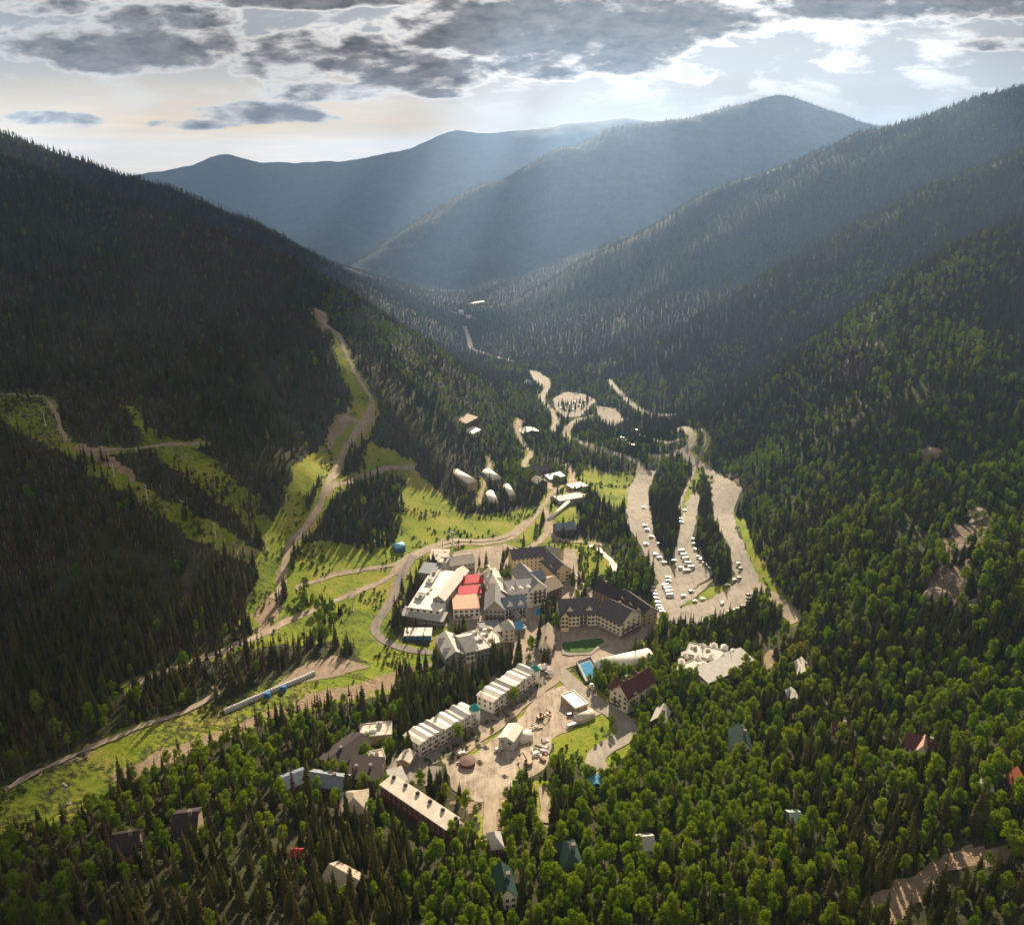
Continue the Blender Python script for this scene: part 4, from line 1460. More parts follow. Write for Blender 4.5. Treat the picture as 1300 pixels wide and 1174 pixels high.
b = building('grand_hotel', 'sprawling grey hotel with many gables and white-framed balconies at the heart of the village', 'hotel', (640, 790))
wing(b, (616, 793), (641, 794), 26, 12.5, 'gable', 'y', 7.0, GREY_W, GREY_R, .9, win=[('f', 4, 5, 'm'), ('l', 3, 6, 's')], balc=[('f', 1, 0, 1), ('f', 2, 0, 1)])
wing(b, (641, 792), (668, 789), 15, 12.0, 'gable', 'x', 5.5, WHITE_W, BLUE_R, .8, win=[('f', 3, 6, 'm')], balc=[('f', 0, .05, .95), ('f', 1, .05, .95)], dorm=2)
wing(b, (625, 776), (648, 774), 38, 12, 'gable', 'y', 5.0, TAN_W, WARM_R, .7, win=[('l', 3, 8, 's')], dorm=4, chim=[(.5, .8)])
wing(b, (646, 774), (677, 771), 20, 13, 'gable', 'x', 6.0, WHITE_W, WHITE_R, .7, win=[('f', 2, 5, 's')], dorm=3)
wing(b, (671, 771), (694, 767), 34, 14, 'gable', 'y', 6.5, WHITE_W, GREY_R, 1.2, win=[('f', 4, 4, 'm'), ('r', 3, 6, 's')], balc=[('f', 0, .1, .9), ('f', 1, .1, .9), ('f', 2, .1, .9)])
wing(b, (694, 766), (713, 759), 18, 10.5, 'gable', 'x', 4.5, WOOD_W, TAN_R, 1.0, win=[('f', 3, 4, 's')], balc=[('f', 1, 0, 1), ('f', 0, 0, 1)])

wing(b, (652, 771), (660, 770.5), 10, 14.5, 'gable', 'y', 4.0, WHITE_W, LGREY_R, .7, win=[('f', 3, 2, 's')], balc=[('f', 1, 0, 1)])
wing(b, (664, 770), (671, 769.5), 9, 13.5, 'gable', 'y', 3.6, TAN_W, WHITE_R, .7, win=[('f', 3, 2, 's')])
wing(b, (630, 764), (640, 763), 14, 12.5, 'gable', 'x', 4.0, WHITE_W, WHITE_R, .6, win=[('f', 1, 2, 's'), ('l', 3, 3, 's')], units=2)
wing(b, (622, 757), (632, 755), 14, 8, 'flat', 'x', 0, WHITE_W, WARM_R, units=5)
wing(b, (655, 797), (661, 796), 6, 9, 'hip', 'x', 4.0, STONE_W, GREY_R, .6, win=[('f', 2, 1, 's')])
wing(b, (679, 762), (692, 759), 14, 17, 'gable', 'x', 4.0, WOOD_W, BLUE_R, .8, win=[('f', 1, 2, 's')])
b = building('stair_tower', 'cream square tower with a pointed grey cap and brick foot', 'tower', (646, 821))
wing(b, (640, 822), (653, 821), 9, 14, 'hip', 'x', 5.0, CREAM_W, LGREY_R, .6, base=4, win=[('f', 3, 2, 's')])

b = building('stepped_hotel', 'low grey hotel of stepped flat roofs and gables left of the cream tower', 'hotel', (600, 843))
wing(b, (566, 847), (592, 843), 26, 7, 'gable', 'y', 4.0, GREY_W, LGREY_R, .7, win=[('f', 2, 4, 'm')], dorm=2)
wing(b, (592, 843), (607, 840), 22, 9, 'gable', 'x', 5.0, WHITE_W, LGREY_R, .7, win=[('f', 2, 3, 'm')])
wing(b, (605, 842), (624, 837), 24, 9, 'flat', 'x', 0, GREY_W, LGREY_R, win=[('f', 3, 4, 's')], units=6)
wing(b, (622, 834), (641, 827), 22, 8.5, 'flat', 'x', 0, TAN_W, WARM_R, win=[('f', 2, 3, 's')], units=6)
wing(b, (612, 818), (638, 815), 16, 8, 'flat', 'x', 0, GREY_W, GREY_R, units=5)

b = building('yellow_hotel', 'yellow four-storey hotel under dark roofs at the top of the village', 'hotel', (672, 727))
wing(b, (651, 727), (693, 724), 15, 13, 'gable', 'x', 5.0, YEL_W, SLATE_R, .8, win=[('f', 4, 8, 's')], chim=[(.1, .5), (.6, .5)])
wing(b, (692, 724), (706, 727), 20, 12, 'gable', 'x', 5.5, YEL_W, TAN_R, .9, win=[('f', 3, 3, 's')])
wing(b, (703, 740), (725, 737), 30, 9.5, 'gable', 'y', 6.5, YEL_W, SLATE_R, 1.0, win=[('f', 3, 2, 'm'), ('r', 2, 6, 's')], dorm=2)

b = building('bent_hotel', 'big cream hotel with a bent dark roof facing the green lawn', 'hotel', (750, 800))
wing(b, (711, 801), (760, 798), 19, 13, 'gable', 'x', 7.0, CREAM_W, SLATE_R, 1.0, win=[('f', 4, 10, 'm')], balc=[('f', 1, .0, .2), ('f', 2, .0, .2), ('f', 1, .5, .7), ('f', 2, .5, .7), ('f', 0, .5, .7)], base=3.2, dorm=2, chim=[(.4, .5)])
wing(b, (758, 798), (787, 812), 22, 12.5, 'gable', 'x', 7.5, CREAM_W, SLATE_R, 1.0, win=[('f', 4, 6, 'm'), ('r', 4, 4, 'm')], balc=[('r', 1, .1, .9), ('r', 2, .1, .9)], base=3.2, chim=[(.5, .5)])
wing(b, (712, 802), (722, 801.5), 4, 12, 'gable', 'y', 3.2, YEL_W, SLATE_R, .7, win=[('f', 3, 2, 'm')])

b = building('rear_hotel_wing', 'brown-roofed hotel wing running behind the big cream hotel', 'hotel', (785, 775))
wing(b, (752, 763), (783, 778), 13, 11, 'gable', 'x', 5, WOOD_W, BROWN_R, .9, win=[('f', 3, 6, 's')], chim=[(.3, .5)])
wing(b, (783, 777), (814, 797), 14, 11, 'gable', 'x', 5, TAN_W, BROWN_R, .9, win=[('f', 3, 6, 's'), ('r', 3, 3, 'm')], dorm=3)

b = building('chalet', 'small tan-roofed chalet with brown gable beside the lawn', 'chalet', (692, 832))
wing(b, (684, 831), (700, 832), 24, 6.0, 'gable', 'y', 4.5, WHITE_W, TAN_R, 1.0, win=[('f', 2, 3, 's')], balc=[('f', 0, 0, 1)], chim=[(.5, .2)])
wing(b, (700, 826), (705, 825), 16, 4, 'shed', 'y', 1, WOOD_W, BLUE_R, .3)

b = building('event_tent', 'long white round-topped tent hall beside the pool', 'tent', (790, 850))
wing(b, (765, 859), (831, 843), 13, 2.6, 'barrel', 'x', 4.6, WHITE_W, WHITE_R, .15, win=[('l', 1, 3, 's')])

b = building('wine_red_lodge', 'cream lodge with steep wine-red roof standing at the road bend', 'lodge', (794, 903))
wing(b, (777, 897), (796, 906), 26, 11.5, 'gable', 'y', 6.0, CREAM_W, WINE_R, .9, win=[('f', 4, 3, 'm'), ('r', 3, 5, 's')], balc=[('f', 1, 0, .5), ('f', 2, 0, .5)], dorm=2, chim=[(.3, .3)])
wing(b, (796, 905), (812, 898), 16, 9, 'gable', 'y', 5.0, CREAM_W, WINE_R, .9, win=[('f', 3, 2, 's')], dorm=1)


def condo(label, p0, p1, n, seedcol):
    r = building('condominium', label, 'apartment block', p0, 'zigzag white apartment rows')
    a, c = np.array(p0, float), np.array(p1, float)
    for i in range(n):
        q0, q1 = a + (c - a) * i / n, a + (c - a) * (i + 1) / n
        wing(r, q0, q1, 12, 8.2 + (i % 2) * .5 + .25 * ((i * 7) % 3), 'gable', 'y', .5 + .35 * ((i * 5) % 4), WHITE_W, WHITE_R if i % 3 else WARM_R, .4, win=[('f', 3, 2, 's')] + ([('l', 3, 3, 's')] if i == 0 else []), balc=[('f', 1, .1, .9)] if i % 2 == 0 else [('f', 2, .1, .9)])
        wing(r, q0 + (q1 - q0) * .25 + np.array([.6, 1.0]), q0 + (q1 - q0) * .75 + np.array([.6, 1.0]), 3, 6.5, 'shed', 'x', 1.0, WHITE_W, LGREY_R, .2, win=[('f', 2, 1, 'm')])
    return r


condo('nearer and lower of the two long white zigzag apartment rows', (533, 961), (606, 919), 9, 0)
condo('farther and upper of the two long white zigzag apartment rows', (626, 906), (681, 867), 8, 1)
for (q, lb) in (((603, 917), 'teal cone-topped turret at the end of the nearer white apartment row'), ((679, 866), 'teal cone-topped turret at the end of the farther white apartment row')):
    r = building('turret', lb, 'turret', q)
    k = MB(); k.cyl(0, 0, -2, 10, 3.0, n=14); part(r, 'wall', k.mesh('wall', WHITE_W, True))
    k = MB(); k.cyl(0, 0, 10, 13.2, 3.5, .15, 14); part(r, 'roof', k.mesh('roof', paint_mat('teal_roof', (.02, .22, .22), .5)))

b = building('grey_shed', 'pale grey metal shed standing in the construction yard', 'shed', (650, 953))
wing(b, (633, 949), (652, 954), 13, 6.5, 'gable', 'y', 1.8, paint_mat('pale_blue_metal', (.42, .43, .45), .5), WHITE_R, .3, win=[('f', 1, 2, 'm')])
b = building('storage_tent', 'small white round-topped shelter attached behind the grey shed', 'tent', (668, 943))
wing(b, (661, 945), (677, 940), 7, 1.2, 'barrel', 'x', 3.2, WHITE_W, WHITE_R, .1)
b = building('site_office', 'white flat-roofed site office beside the curving road', 'office', (728, 905))
wing(b, (712, 891), (730, 906), 9, 4.2, 'flat', 'x', 0, TAN_W, WHITE_R, win=[('f', 1, 5, 's'), ('r', 1, 2, 's')])
b = building('quonset_hut', 'low white rounded hut below the site office at the grass edge', 'hut', (745, 915))
wing(b, (736, 919), (756, 911), 6, .8, 'barrel', 'x', 3.0, WHITE_W, WARM_R, .1)

b = building('terraced_lodge', 'white terraced lodge of many small pointed roofs above the right forest', 'lodge', (905, 878))
wing(b, (898, 881), (938, 864), 13, 8, 'shed', 'x', 2.0, TAN_W, LGREY_R, .6, win=[('f', 3, 8, 'm')])
wing(b, (934, 860), (955, 851), 12, 8, 'shed', 'x', 2.0, TAN_W, LGREY_R, .6, win=[('f', 2, 4, 'm')])
wing(b, (861, 862), (896, 881), 16, 8, 'flat', 'x', 0, WHITE_W, WARM_R, win=[('f', 2, 6, 's')], units=3)
wing(b, (868, 848), (936, 858), 14, 9, 'flat', 'x', 0, WHITE_W, LGREY_R, units=3)
for (qx, qy, s) in ((858, 862, 9), (860, 852, 9), (864, 843, 9), (872, 834, 10), (886, 832, 10), (900, 831, 10), (913, 833, 10), (924, 839, 9), (880, 846, 9), (896, 845, 9), (910, 846, 9)):
    wing(b, (qx, qy + 9), (qx + s * .9, qy + 9.6), 6.0, 10.2, 'hip', 'x', 2.6, WHITE_W, WHITE_R, .25, win=[('f', 1, 2, 's')])

b = building('dark_lodge', 'dark-roofed lodge with pale parapets above the nearer white apartment row', 'lodge', (440, 978))
wing(b, (428, 984), (472, 957), 14, 5.5, 'gable', 'x', 2.5, TAN_W, BROWN_R, .8, win=[('f', 2, 6, 's'), ('l', 2, 3, 's')], chim=[(.4, .5)])
wing(b, (458, 946), (498, 946), 11, 6, 'flat', 'x', 0, TAN_W, WARM_R, units=4)
b = building('dark_shed_roof_lodge', 'dark single-slope lodge with tan end wall just below the other dark lodge', 'lodge', (460, 995))
wing(b, (440, 998), (478, 1003), 14, 5.5, 'shed', 'x', 2.0, TAN_W, BROWN_R, .8, win=[('f', 2, 5, 's'), ('r', 2, 3, 's')], chim=[(.25, .4), (.7, .5)])
wing(b, (470, 979), (490, 977), 8, 6, 'flat', 'x', 0, TAN_W, WARM_R, units=2)
b = building('blue_roofed_house', 'house with an angled blue-grey roof among the lower left trees', 'house', (395, 1005))
wing(b, (366, 1008), (392, 1001), 10, 4.5, 'gable', 'x', 2.6, TAN_W, BLUE_R, .9, win=[('f', 2, 3, 's')])
wing(b, (390, 1003), (434, 1012), 10, 4.5, 'gable', 'x', 2.8, WOOD_W, BLUE_R, .9, win=[('f', 2, 5, 's')], chim=[(.7, .5)])
b = building('tan_hip_roofed_house', 'house with a broad tan pyramid roof above the long brick block', 'house', (450, 1040))
wing(b, (433, 1042), (467, 1041), 15, 4, 'hip', 'x', 4.5, WOOD_W, TAN_R, .8, win=[('f', 1, 5, 's')])

b = building('brick_block', 'long red-brown block with flat white roof and a row of dark chimneys', 'apartment block', (530, 1045))
M_, L_ = wing(b, (484, 1014), (567, 1068), 8.5, 7.5, 'shed', 'x', .6, BRICK_W, WARM_R, .4, win=[('f', 3, 12, 's'), ('r', 3, 2, 's')])
for i in range(6):
    k = MB()
    xx = L_ * (.03 + .188 * i)
    k.box(xx, 6.2, 7.5, xx + 1.5, 7.7, 9.5); k.box(xx + .3, 6.5, 9.5, xx + 1.2, 7.4, 9.9)
    part(b, 'chimney', k.mesh('chimney', DARKM), M_)

b = building('garage', 'small pale-roofed garage between dark conifers by the driveway', 'garage', (512, 970))
wing(b, (505, 971), (520, 975), 8, 3.2, 'gable', 'y', 1.6, TAN_W, WARM_R, .5)
b = building('carport', 'flat grey carport just above the end of the brick block', 'carport', (508, 1000))
wing(b, (499, 1001), (517, 998), 10, 3.0, 'shed', 'x', .8, GREY_W, LGREY_R, .5)

SMALL = [  # name, label, category, p0, p1, D, H, roof, axis, rh, wall, roof material
    ('cabin', 'brown cabin with long sloping roof deep in the trees at the bottom edge', (410, 1126), (446, 1146), 10, 4.5, 'gable', 'x', 3, WOOD_W, TAN_R),
    ('tool_shed', 'tiny bright red roof among the trees near the bottom left', (370, 1091), (381, 1092), 4, 2.4, 'gable', 'x', 1.4, WOOD_W, paint_mat('faded_red_roof', (.36, .03, .03))),
    ('cabin', 'dim purple-brown roofed cabin with a pale gable in the lower left trees', (221, 1073), (251, 1071), 15, 6, 'gable', 'x', 4.5, TAN_W, BROWN_R),
    ('cabin', 'dark cabin with a tan patch, farthest down in the lower left corner', (143, 1099), (177, 1096), 13, 6, 'gable', 'x', 4.5, TAN_W, BROWN_R),
    ('cabin', 'grey-roofed cabin with a dormer right of the road bend', (826, 926), (843, 929), 13, 5.5, 'gable', 'y', 3.8, WOOD_W, LGREY_R),
    ('house', 'house with a pale greenish roof in the trees right of the terraced lodge', (1012, 869), (1028, 867), 15, 5.5, 'gable', 'y', 3.5, TAN_W, WARM_R),
    ('garage', 'small grey garage in the trees below the pale greenish house', (1001, 895), (1013, 894), 9, 3.5, 'gable', 'y', 2.0, TAN_W, LGREY_R),
    ('house', 'small house with dark red roof and pale end in the right forest', (1056, 944), (1077, 943), 11, 5, 'gable', 'x', 4.0, WHITE_W, WINE_R),
    ('house', 'wide dark red house with a bright gable, right of the small red-roofed house', (1146, 963), (1190, 966), 12, 5, 'gable', 'x', 4.0, WHITE_W, WINE_R),
    ('house', 'house with an orange peaked roof at the right edge of the photo', (1286, 1012), (1306, 1010), 8, 4, 'gable', 'y', 5.0, WOOD_W, ORANGE_R),
    ('shed', 'small flat pale shed left of the orange-roofed house', (1242, 1012), (1258, 1012), 6, 3.5, 'shed', 'x', 1.0, TAN_W, LGREY_R),
    ('house', 'house with a dark teal-green roof in the middle of the right forest', (928, 960), (953, 959), 13, 5.5, 'gable', 'y', 5.0, WHITE_W, GREEN_R),
    ('shed', 'small pale green shed in the bright aspens at lower right', (1004, 1053), (1017, 1051), 7, 4, 'gable', 'x', 2.0, TAN_W, paint_mat('pale_green_roof', (.32, .42, .38))),
    ('house', 'dark green-roofed house, upper of two near the bottom centre', (715, 1116), (739, 1113), 14, 6, 'hip', 'x', 4.5, WOOD_W, GREEN_R),
    ('house', 'dark green-roofed house, lower of two near the bottom centre', (632, 1155), (656, 1152), 14, 6, 'gable', 'y', 4.5, WHITE_W, GREEN_R),
    ('cabin', 'grey pyramid-roofed cabin at the foot of the dirt track', (623, 1088), (639, 1086), 9, 4.5, 'hip', 'x', 4.0, WOOD_W, LGREY_R),
    ('cabin', 'pale grey roofed cabin in the aspens right of the upper green house', (813, 1091), (831, 1089), 9, 5, 'gable', 'x', 3.0, WHITE_W, LGREY_R),
    ('shed', 'small blue shed in the aspens below the grass bank', (749, 1006), (764, 1005), 6, 4, 'gable', 'y', 2.0, BLUE_W, SKY_R),
    ('barrel_roofed_condo', 'long white rounded-roof chalet, leftmost of four on the wooded slope', (594, 625), (606, 624), 38, 5, 'barrel', 'y', 3.5, TAN_W, WHITE_R),
    ('barrel_roofed_condo', 'white rounded-roof chalet, topmost of the right three on the wooded slope', (625, 616), (637, 616), 26, 6, 'barrel', 'y', 4, TAN_W, WHITE_R),
    ('barrel_roofed_condo', 'white rounded-roof chalet, lowest of four on the wooded slope', (622, 646), (633, 646), 26, 6, 'barrel', 'y', 4, TAN_W, WHITE_R),
    ('barrel_roofed_condo', 'narrow white rounded-roof chalet, rightmost of four on the wooded slope', (646, 636), (655, 636), 26, 6, 'barrel', 'y', 3.5, TAN_W, WHITE_R),
    ('house', 'house with a bright white lower roof and brown upper roof on the left wooded slope', (598, 555), (610, 555), 10, 4, 'shed', 'x', 2.5, WHITE_W, WHITE_R),
    ('hall', 'hall with a brilliant white roof beside the upper dirt road', (665, 554), (685, 556), 18, 6, 'gable', 'y', 3.0, WOOD_W, WHITE_R),
    ('lodge', 'long dark-roofed lodge with a reddish end next to the bright blue roof', (667, 603), (699, 606), 14, 6, 'gable', 'x', 3.5, BRICK_W, SLATE_R),
    ('hall', 'low building with bright sky-blue roof right of the dark lodge', (698, 612), (717, 611), 9, 4.5, 'shed', 'x', 2.5, GREY_W, SKY_R),
    ('chalet', 'little brown chalet with tan gable roof at the junction of dirt roads', (682, 619), (695, 618), 13, 5, 'gable', 'y', 4.0, WOOD_W, WARM_R),
    ('lodge', 'pale flat-roofed lodge, upper of the two white roofs beside the green', (728, 626), (746, 625), 14, 6, 'flat', 'x', 0, TAN_W, WHITE_R),
    ('lodge', 'broad pale flat-roofed lodge, lower of the two white roofs beside the green', (710, 641), (743, 638), 15, 5, 'flat', 'x', 0, GREY_W, WARM_R),
    ('covered_walkway', 'narrow pale covered walkway slanting across the green', (699, 661), (724, 641), 4, 2.0, 'barrel', 'x', 1.4, GREY_W, WARM_R),
    ('lodge', 'lodge with slate-blue gable roof at the edge of the conifers above the stream', (707, 681), (731, 680), 13, 6.5, 'gable', 'x', 4.0, WOOD_W, BLUE_R),
    ('lift_station', 'bright blue lift station with pale top beside the dirt road', (503, 701), (515, 700), 8, 4.0, 'barrel', 'x', 2.4, BLUE_W, paint_mat('pale_blue_roof', (.20, .42, .62))),
    ('market_shelter', 'long low shelter with white strip roof inside the road loop', (514, 811), (547, 813), 8, 3.2, 'shed', 'x', 1.0, BLUE_W, WHITE_R),
    ('warehouse', 'long white building far down the valley floor', (599, 388), (615, 386), 14, 7, 'gable', 'x', 3, WHITE_W, WHITE_R),
    ('house', 'small white house far down the valley, left of the long white building', (582, 399), (588, 399), 14, 8, 'gable', 'x', 4, WHITE_W, WHITE_R),
    ('house', 'small white house far down the valley by the bend of the far road', (592, 406), (598, 406), 14, 8, 'gable', 'x', 4, WHITE_W, WARM_R),
    ('cabin', 'tiny white cabin left of the upper parking clearing', (670, 491), (675, 491), 9, 7, 'gable', 'y', 4, WHITE_W, WHITE_R),
    ('kiosk', 'small white kiosk beside the long round-topped tent', (640, 760 + 62), (644, 822), 4, 3, 'hip', 'x', 1.5, WHITE_W, SKY_R),
    ('awning_hall', 'small blue-canopied hall tucked between the grey hotel and cream tower', (656, 806), (667, 803), 8, 4.0, 'shed', 'x', 1.2, STONE_W, SKY_R),
]
SMALL = [s for s in SMALL if s[0] != 'kiosk']
for (nm, lb, p0, p1, D_, H_, rf, ax_, rh_, wl, rm_) in SMALL:
    b = building(nm, lb, nm.split('_')[-1] if nm != 'barrel_roofed_condo' else 'chalet', ((p0[0] + p1[0]) / 2, (p0[1] + p1[1]) / 2))
    cols = max(1, int((p1[0] - p0[0]) / 7))
    wing(b, p0, p1, D_, H_, rf, ax_, rh_, wl, rm_, .6 if rf != 'barrel' else .2, win=[('f', 2, cols, 's'), ('l', 1, 2, 's')], chim=[(.7, .45)] if rf in ('gable', 'hip') and D_ > 9 else ())
    if 'brown upper roof' in lb:
        wing(b, (592, 545), (607, 545), 14, 6, 'shed', 'x', 2.5, WOOD_W, TAN_R, .5, win=[('f', 1, 3, 's')])
    if 'bright gable' in lb:
        wing(b, (1160, 967), (1176, 968), 9, 5.5, 'gable', 'y', 4.2, WHITE_W, paint_mat('pale_red_roof', (.42, .25, .21)), .6, win=[('f', 1, 2, 's')])
    if 'pale end in' in lb:
        wing(b, (1055, 941), (1061, 941), 5, 6, 'gable', 'y', 2, WHITE_W, WHITE_R, .4)

# the long glazed conveyor tunnel on the lower left slope
b = building('conveyor_tunnel', 'long ribbed grey conveyor tunnel lying across the left meadow', 'ski conveyor', (340, 880))
P = smoothline(Gs([(283, 905), (320, 889), (360, 872), (399, 856)]), 24)
zz = zt(P[:, 0], P[:, 1])
zz = np.convolve(np.pad(zz, 9, mode='edge'), np.ones(19) / 19, 'valid') + .35
dd = np.gradient(P, axis=0)
dd /= np.hypot(dd[:, 0], dd[:, 1])[:, None]
k, kr = MB(), MB()
o0 = Vector(b.location)
rings = []
for (x, y), z, (ex_, ey_) in zip(P, zz, dd):
    rings.append([(x - ey_ * 1.5 * math.cos(a) - o0.x, y + ex_ * 1.5 * math.cos(a) - o0.y, z + 2.1 * max(math.sin(a), -.3) - o0.z) for a in np.linspace(-.3, math.pi + .3, 12)])
for i, (A_, B_) in enumerate(zip(rings[:-1], rings[1:])):
    k.add(A_ + B_, [(j, j + 1, 13 + j, 12 + j) for j in range(11)])
    if i % 2 == 0:
        M1, M2 = np.array(A_), np.array(A_) * .7 + np.array(B_) * .3
        c_ = M1.mean(0)
        kr.add([tuple(c_ + (q - c_) * 1.07) for q in M1] + [tuple(c_ + (q - c_) * 1.07) for q in M2], [(j, j + 1, 13 + j, 12 + j) for j in range(11)])
part(b, 'tunnel', k.mesh('tunnel', paint_mat('tunnel_skin', (.44, .44, .46), .6)))
part(b, 'rib', kr.mesh('rib', paint_mat('tunnel_rib', (.12, .12, .13), .6)))
for i in (34, 46):
    k = MB()
    q = P[i] + np.array([dd[i][1], -dd[i][0]]) * 2.6
    k.box(q[0] - 1.6 - o0.x, q[1] - 1.2 - o0.y, zz[i] - 3 - o0.z, q[0] + 1.6 - o0.x, q[1] + 1.2 - o0.y, zz[i] + 2.4 - o0.z)
    part(b, 'control_hut', k.mesh('control_hut', BLUE_W))
for p_ in P[::4]:
    KEEP_OUT.append(np.array([p_ + np.array(d) * 3 for d in ((-1, -1), (1, -1), (1, 1), (-1, 1))]))
KEEP_OUT.append(Gs([(492, 1045), (530, 1068), (566, 1090), (582, 1078), (566, 1068), (484, 1014)]))

# pools and lawn
for (nm, lb, q, hgt) in (('swimming_pool', 'walled outdoor pool at the end of the long white tent', [(732, 843), (750, 837), (762, 860), (744, 867)], 1.3),
                         ('swimming_pool', 'small hotel pool beside the grey hotel', [(678, 783), (680, 772), (688, 771), (686, 783)], .6)):
    P = Gs(q)
    KEEP_OUT.append(P)
    c = P.mean(0)
    z0 = float(zt(P[:, 0], P[:, 1]).max()) + .3
    r = bpy.data.objects.new(nm, None)
    r.location = (c[0], c[1], z0)
    COL.objects.link(r)
    r["label"], r["category"] = lb, 'pool'
    k = MB()
    for i in range(4):
        a, d = P[i] - c, P[(i + 1) % 4] - c
        e = (d - a) / np.hypot(*(d - a)); nn = np.array([-e[1], e[0]]) * .35
        k.hexa([(*(a - nn), -4), (*(d - nn), -4), (*(d + nn), -4), (*(a + nn), -4), (*(a - nn), hgt), (*(d - nn), hgt), (*(d + nn), hgt), (*(a + nn), hgt)])
    part(r, 'wall', k.mesh('wall', GREY_W))
    k = MB(); k.add([(*(p_ - c), .05) for p_ in P], [(0, 1, 2, 3)]); part(r, 'deck', k.mesh('deck', LGREY_R))
    k = MB(); k.add([(*((p_ - c) * np.array([.72, .72])), .12) for p_ in P], [(0, 1, 2, 3)]); part(r, 'water', k.mesh('water', POOL_M))

q = Gs([(712, 823), (714, 814), (742, 810), (765, 808), (778, 818), (760, 824), (750, 831), (722, 834), (713, 832)])
V, F = drape_poly(q); link('lawn_path', mesh_np('lawn_path', np.column_stack([V, zt(V[:, 0], V[:, 1]) + .75]), F, M_GRAVEL, True), kind='structure')
q2 = Gs([(715.5, 822), (717, 816.5), (742, 813), (762, 811), (769, 816), (759, 820.5), (748, 828), (725, 830.5), (716, 829)])
V, F = drape_poly(q2); link('lawn', mesh_np('lawn', np.column_stack([V, zt(V[:, 0], V[:, 1]) + .85]), F, M_LAWN, True), kind='structure')


# ------------------------------------------------------------------ vehicles
def car_meshes(long, col, van=False):
    b = MB()
    L2, W2 = long / 2, .95
    h0, h1 = .38, 1.0
    b.hexa([(-L2, -W2, h0), (L2, -W2, h0), (L2, W2, h0), (-L2, W2, h0), (-L2 + .08, -W2, h1), (L2 - .25, -W2 + .05, h1 - .08), (L2 - .25, W2 - .05, h1 - .08), (-L2 + .08, W2, h1)])
    ht = 2.4 if van else 1.62
    x0, x1 = -L2 + .15, (L2 - .5 if van else L2 - 1.35)
    b.hexa([(x0, -W2 + .04, h1 - .02), (x1 + .3, -W2 + .04, h1 - .02), (x1 + .3, W2 - .04, h1 - .02), (x0, W2 - .04, h1 - .02),
            (x0 + .35, -W2 + .2, ht), (x1 - .4, -W2 + .2, ht), (x1 - .4, W2 - .2, ht), (x0 + .35, W2 - .2, ht)])
    body = b.mesh('body', col)
    g = MB()
    for s in (-1, 1):
        y = s * (W2 - .085)
        g.hexa([(x0 + .3, y - .02, h1 + .08), (x1, y - .02, h1 + .08), (x1, y + .02 * s, h1 + .08), (x0 + .3, y + .02 * s, h1 + .08), (x0 + .5, y - s * .10, ht - .2), (x1 - .35, y - s * .10, ht - .2), (x1 - .35, y - s * .06, ht - .2), (x0 + .5, y - s * .06, ht - .2)])
    g.add([(x1 + .29, -.75, h1 + .04), (x1 + .29, .75, h1 + .04), (x1 - .30, .68, ht - .1), (x1 - .30, -.68, ht - .1)], [(0, 1, 2, 3)])
    g.v = [(x + (.03 if abs(x - (x1 + .29)) < .01 or abs(x - (x1 - .30)) < .01 else 0), y, z) for x, y, z in g.v]
    glass = g.mesh('window', GLASS)
    wh = MB()
    n = 12
    for k in range(1):
        vs = [(.34 * math.cos(6.2832 * i / n), -.1, .34 * math.sin(6.2832 * i / n)) for i in range(n)] + [(.34 * math.cos(6.2832 * i / n), .1, .34 * math.sin(6.2832 * i / n)) for i in range(n)]
        wh.add(vs, [(i, (i + 1) % n, n + (i + 1) % n, n + i) for i in range(n)] + [tuple(range(n - 1, -1, -1)), tuple(range(n, 2 * n))])
    return body, glass, wh.mesh('wheel', DARKM)


CCOL = {'white': (.74, .73, .70), 'silver': (.42, .43, .45), 'black': (.020, .020, .022), 'blue': (.03, .08, .22), 'red': (.33, .03, .03), 'dark grey': (.09, .09, .10), 'tan': (.40, .33, .25), 'teal': (.06, .20, .20)}
_cars = {}
ORD = ['first', 'second', 'third', 'fourth', 'fifth', 'sixth', 'seventh', 'eighth', 'ninth', 'tenth', 'eleventh', 'twelfth']


def car(px, py, col, head, label, group, van=False):
    key = (col, van)
    if key not in _cars:
        _cars[key] = car_meshes(6.6 if van else 4.7, paint_mat('car_paint_' + col.replace(' ', '_'), CCOL[col], .3, .04, 1, .5), van)
    body, glass, wheel = _cars[key]
    x, y, z = G(px, py)
    r = bpy.data.objects.new('parked_van' if van else 'parked_car', None)
    COL.objects.link(r)
    r.location = (x, y, z + LIFT + .35)
    r.rotation_euler = (0, 0, head)
    r["label"], r["category"], r["group"] = label, 'van' if van else 'car', group
    for nm, m in (('body', body), ('window', glass)):
        o = bpy.data.objects.new(nm, m); o.parent = r; COL.objects.link(o)
    Lh = (6.6 if van else 4.7) / 2 - .85
    for sx in (-1, 1):
        for sy in (-1, 1):
            o = bpy.data.objects.new('wheel', wheel); o.parent = r; o.location = (sx * Lh, sy * .9, .34); COL.objects.link(o)


def c4(x, y):
    return 740 + x / 3.453, 460 + y / 3.453


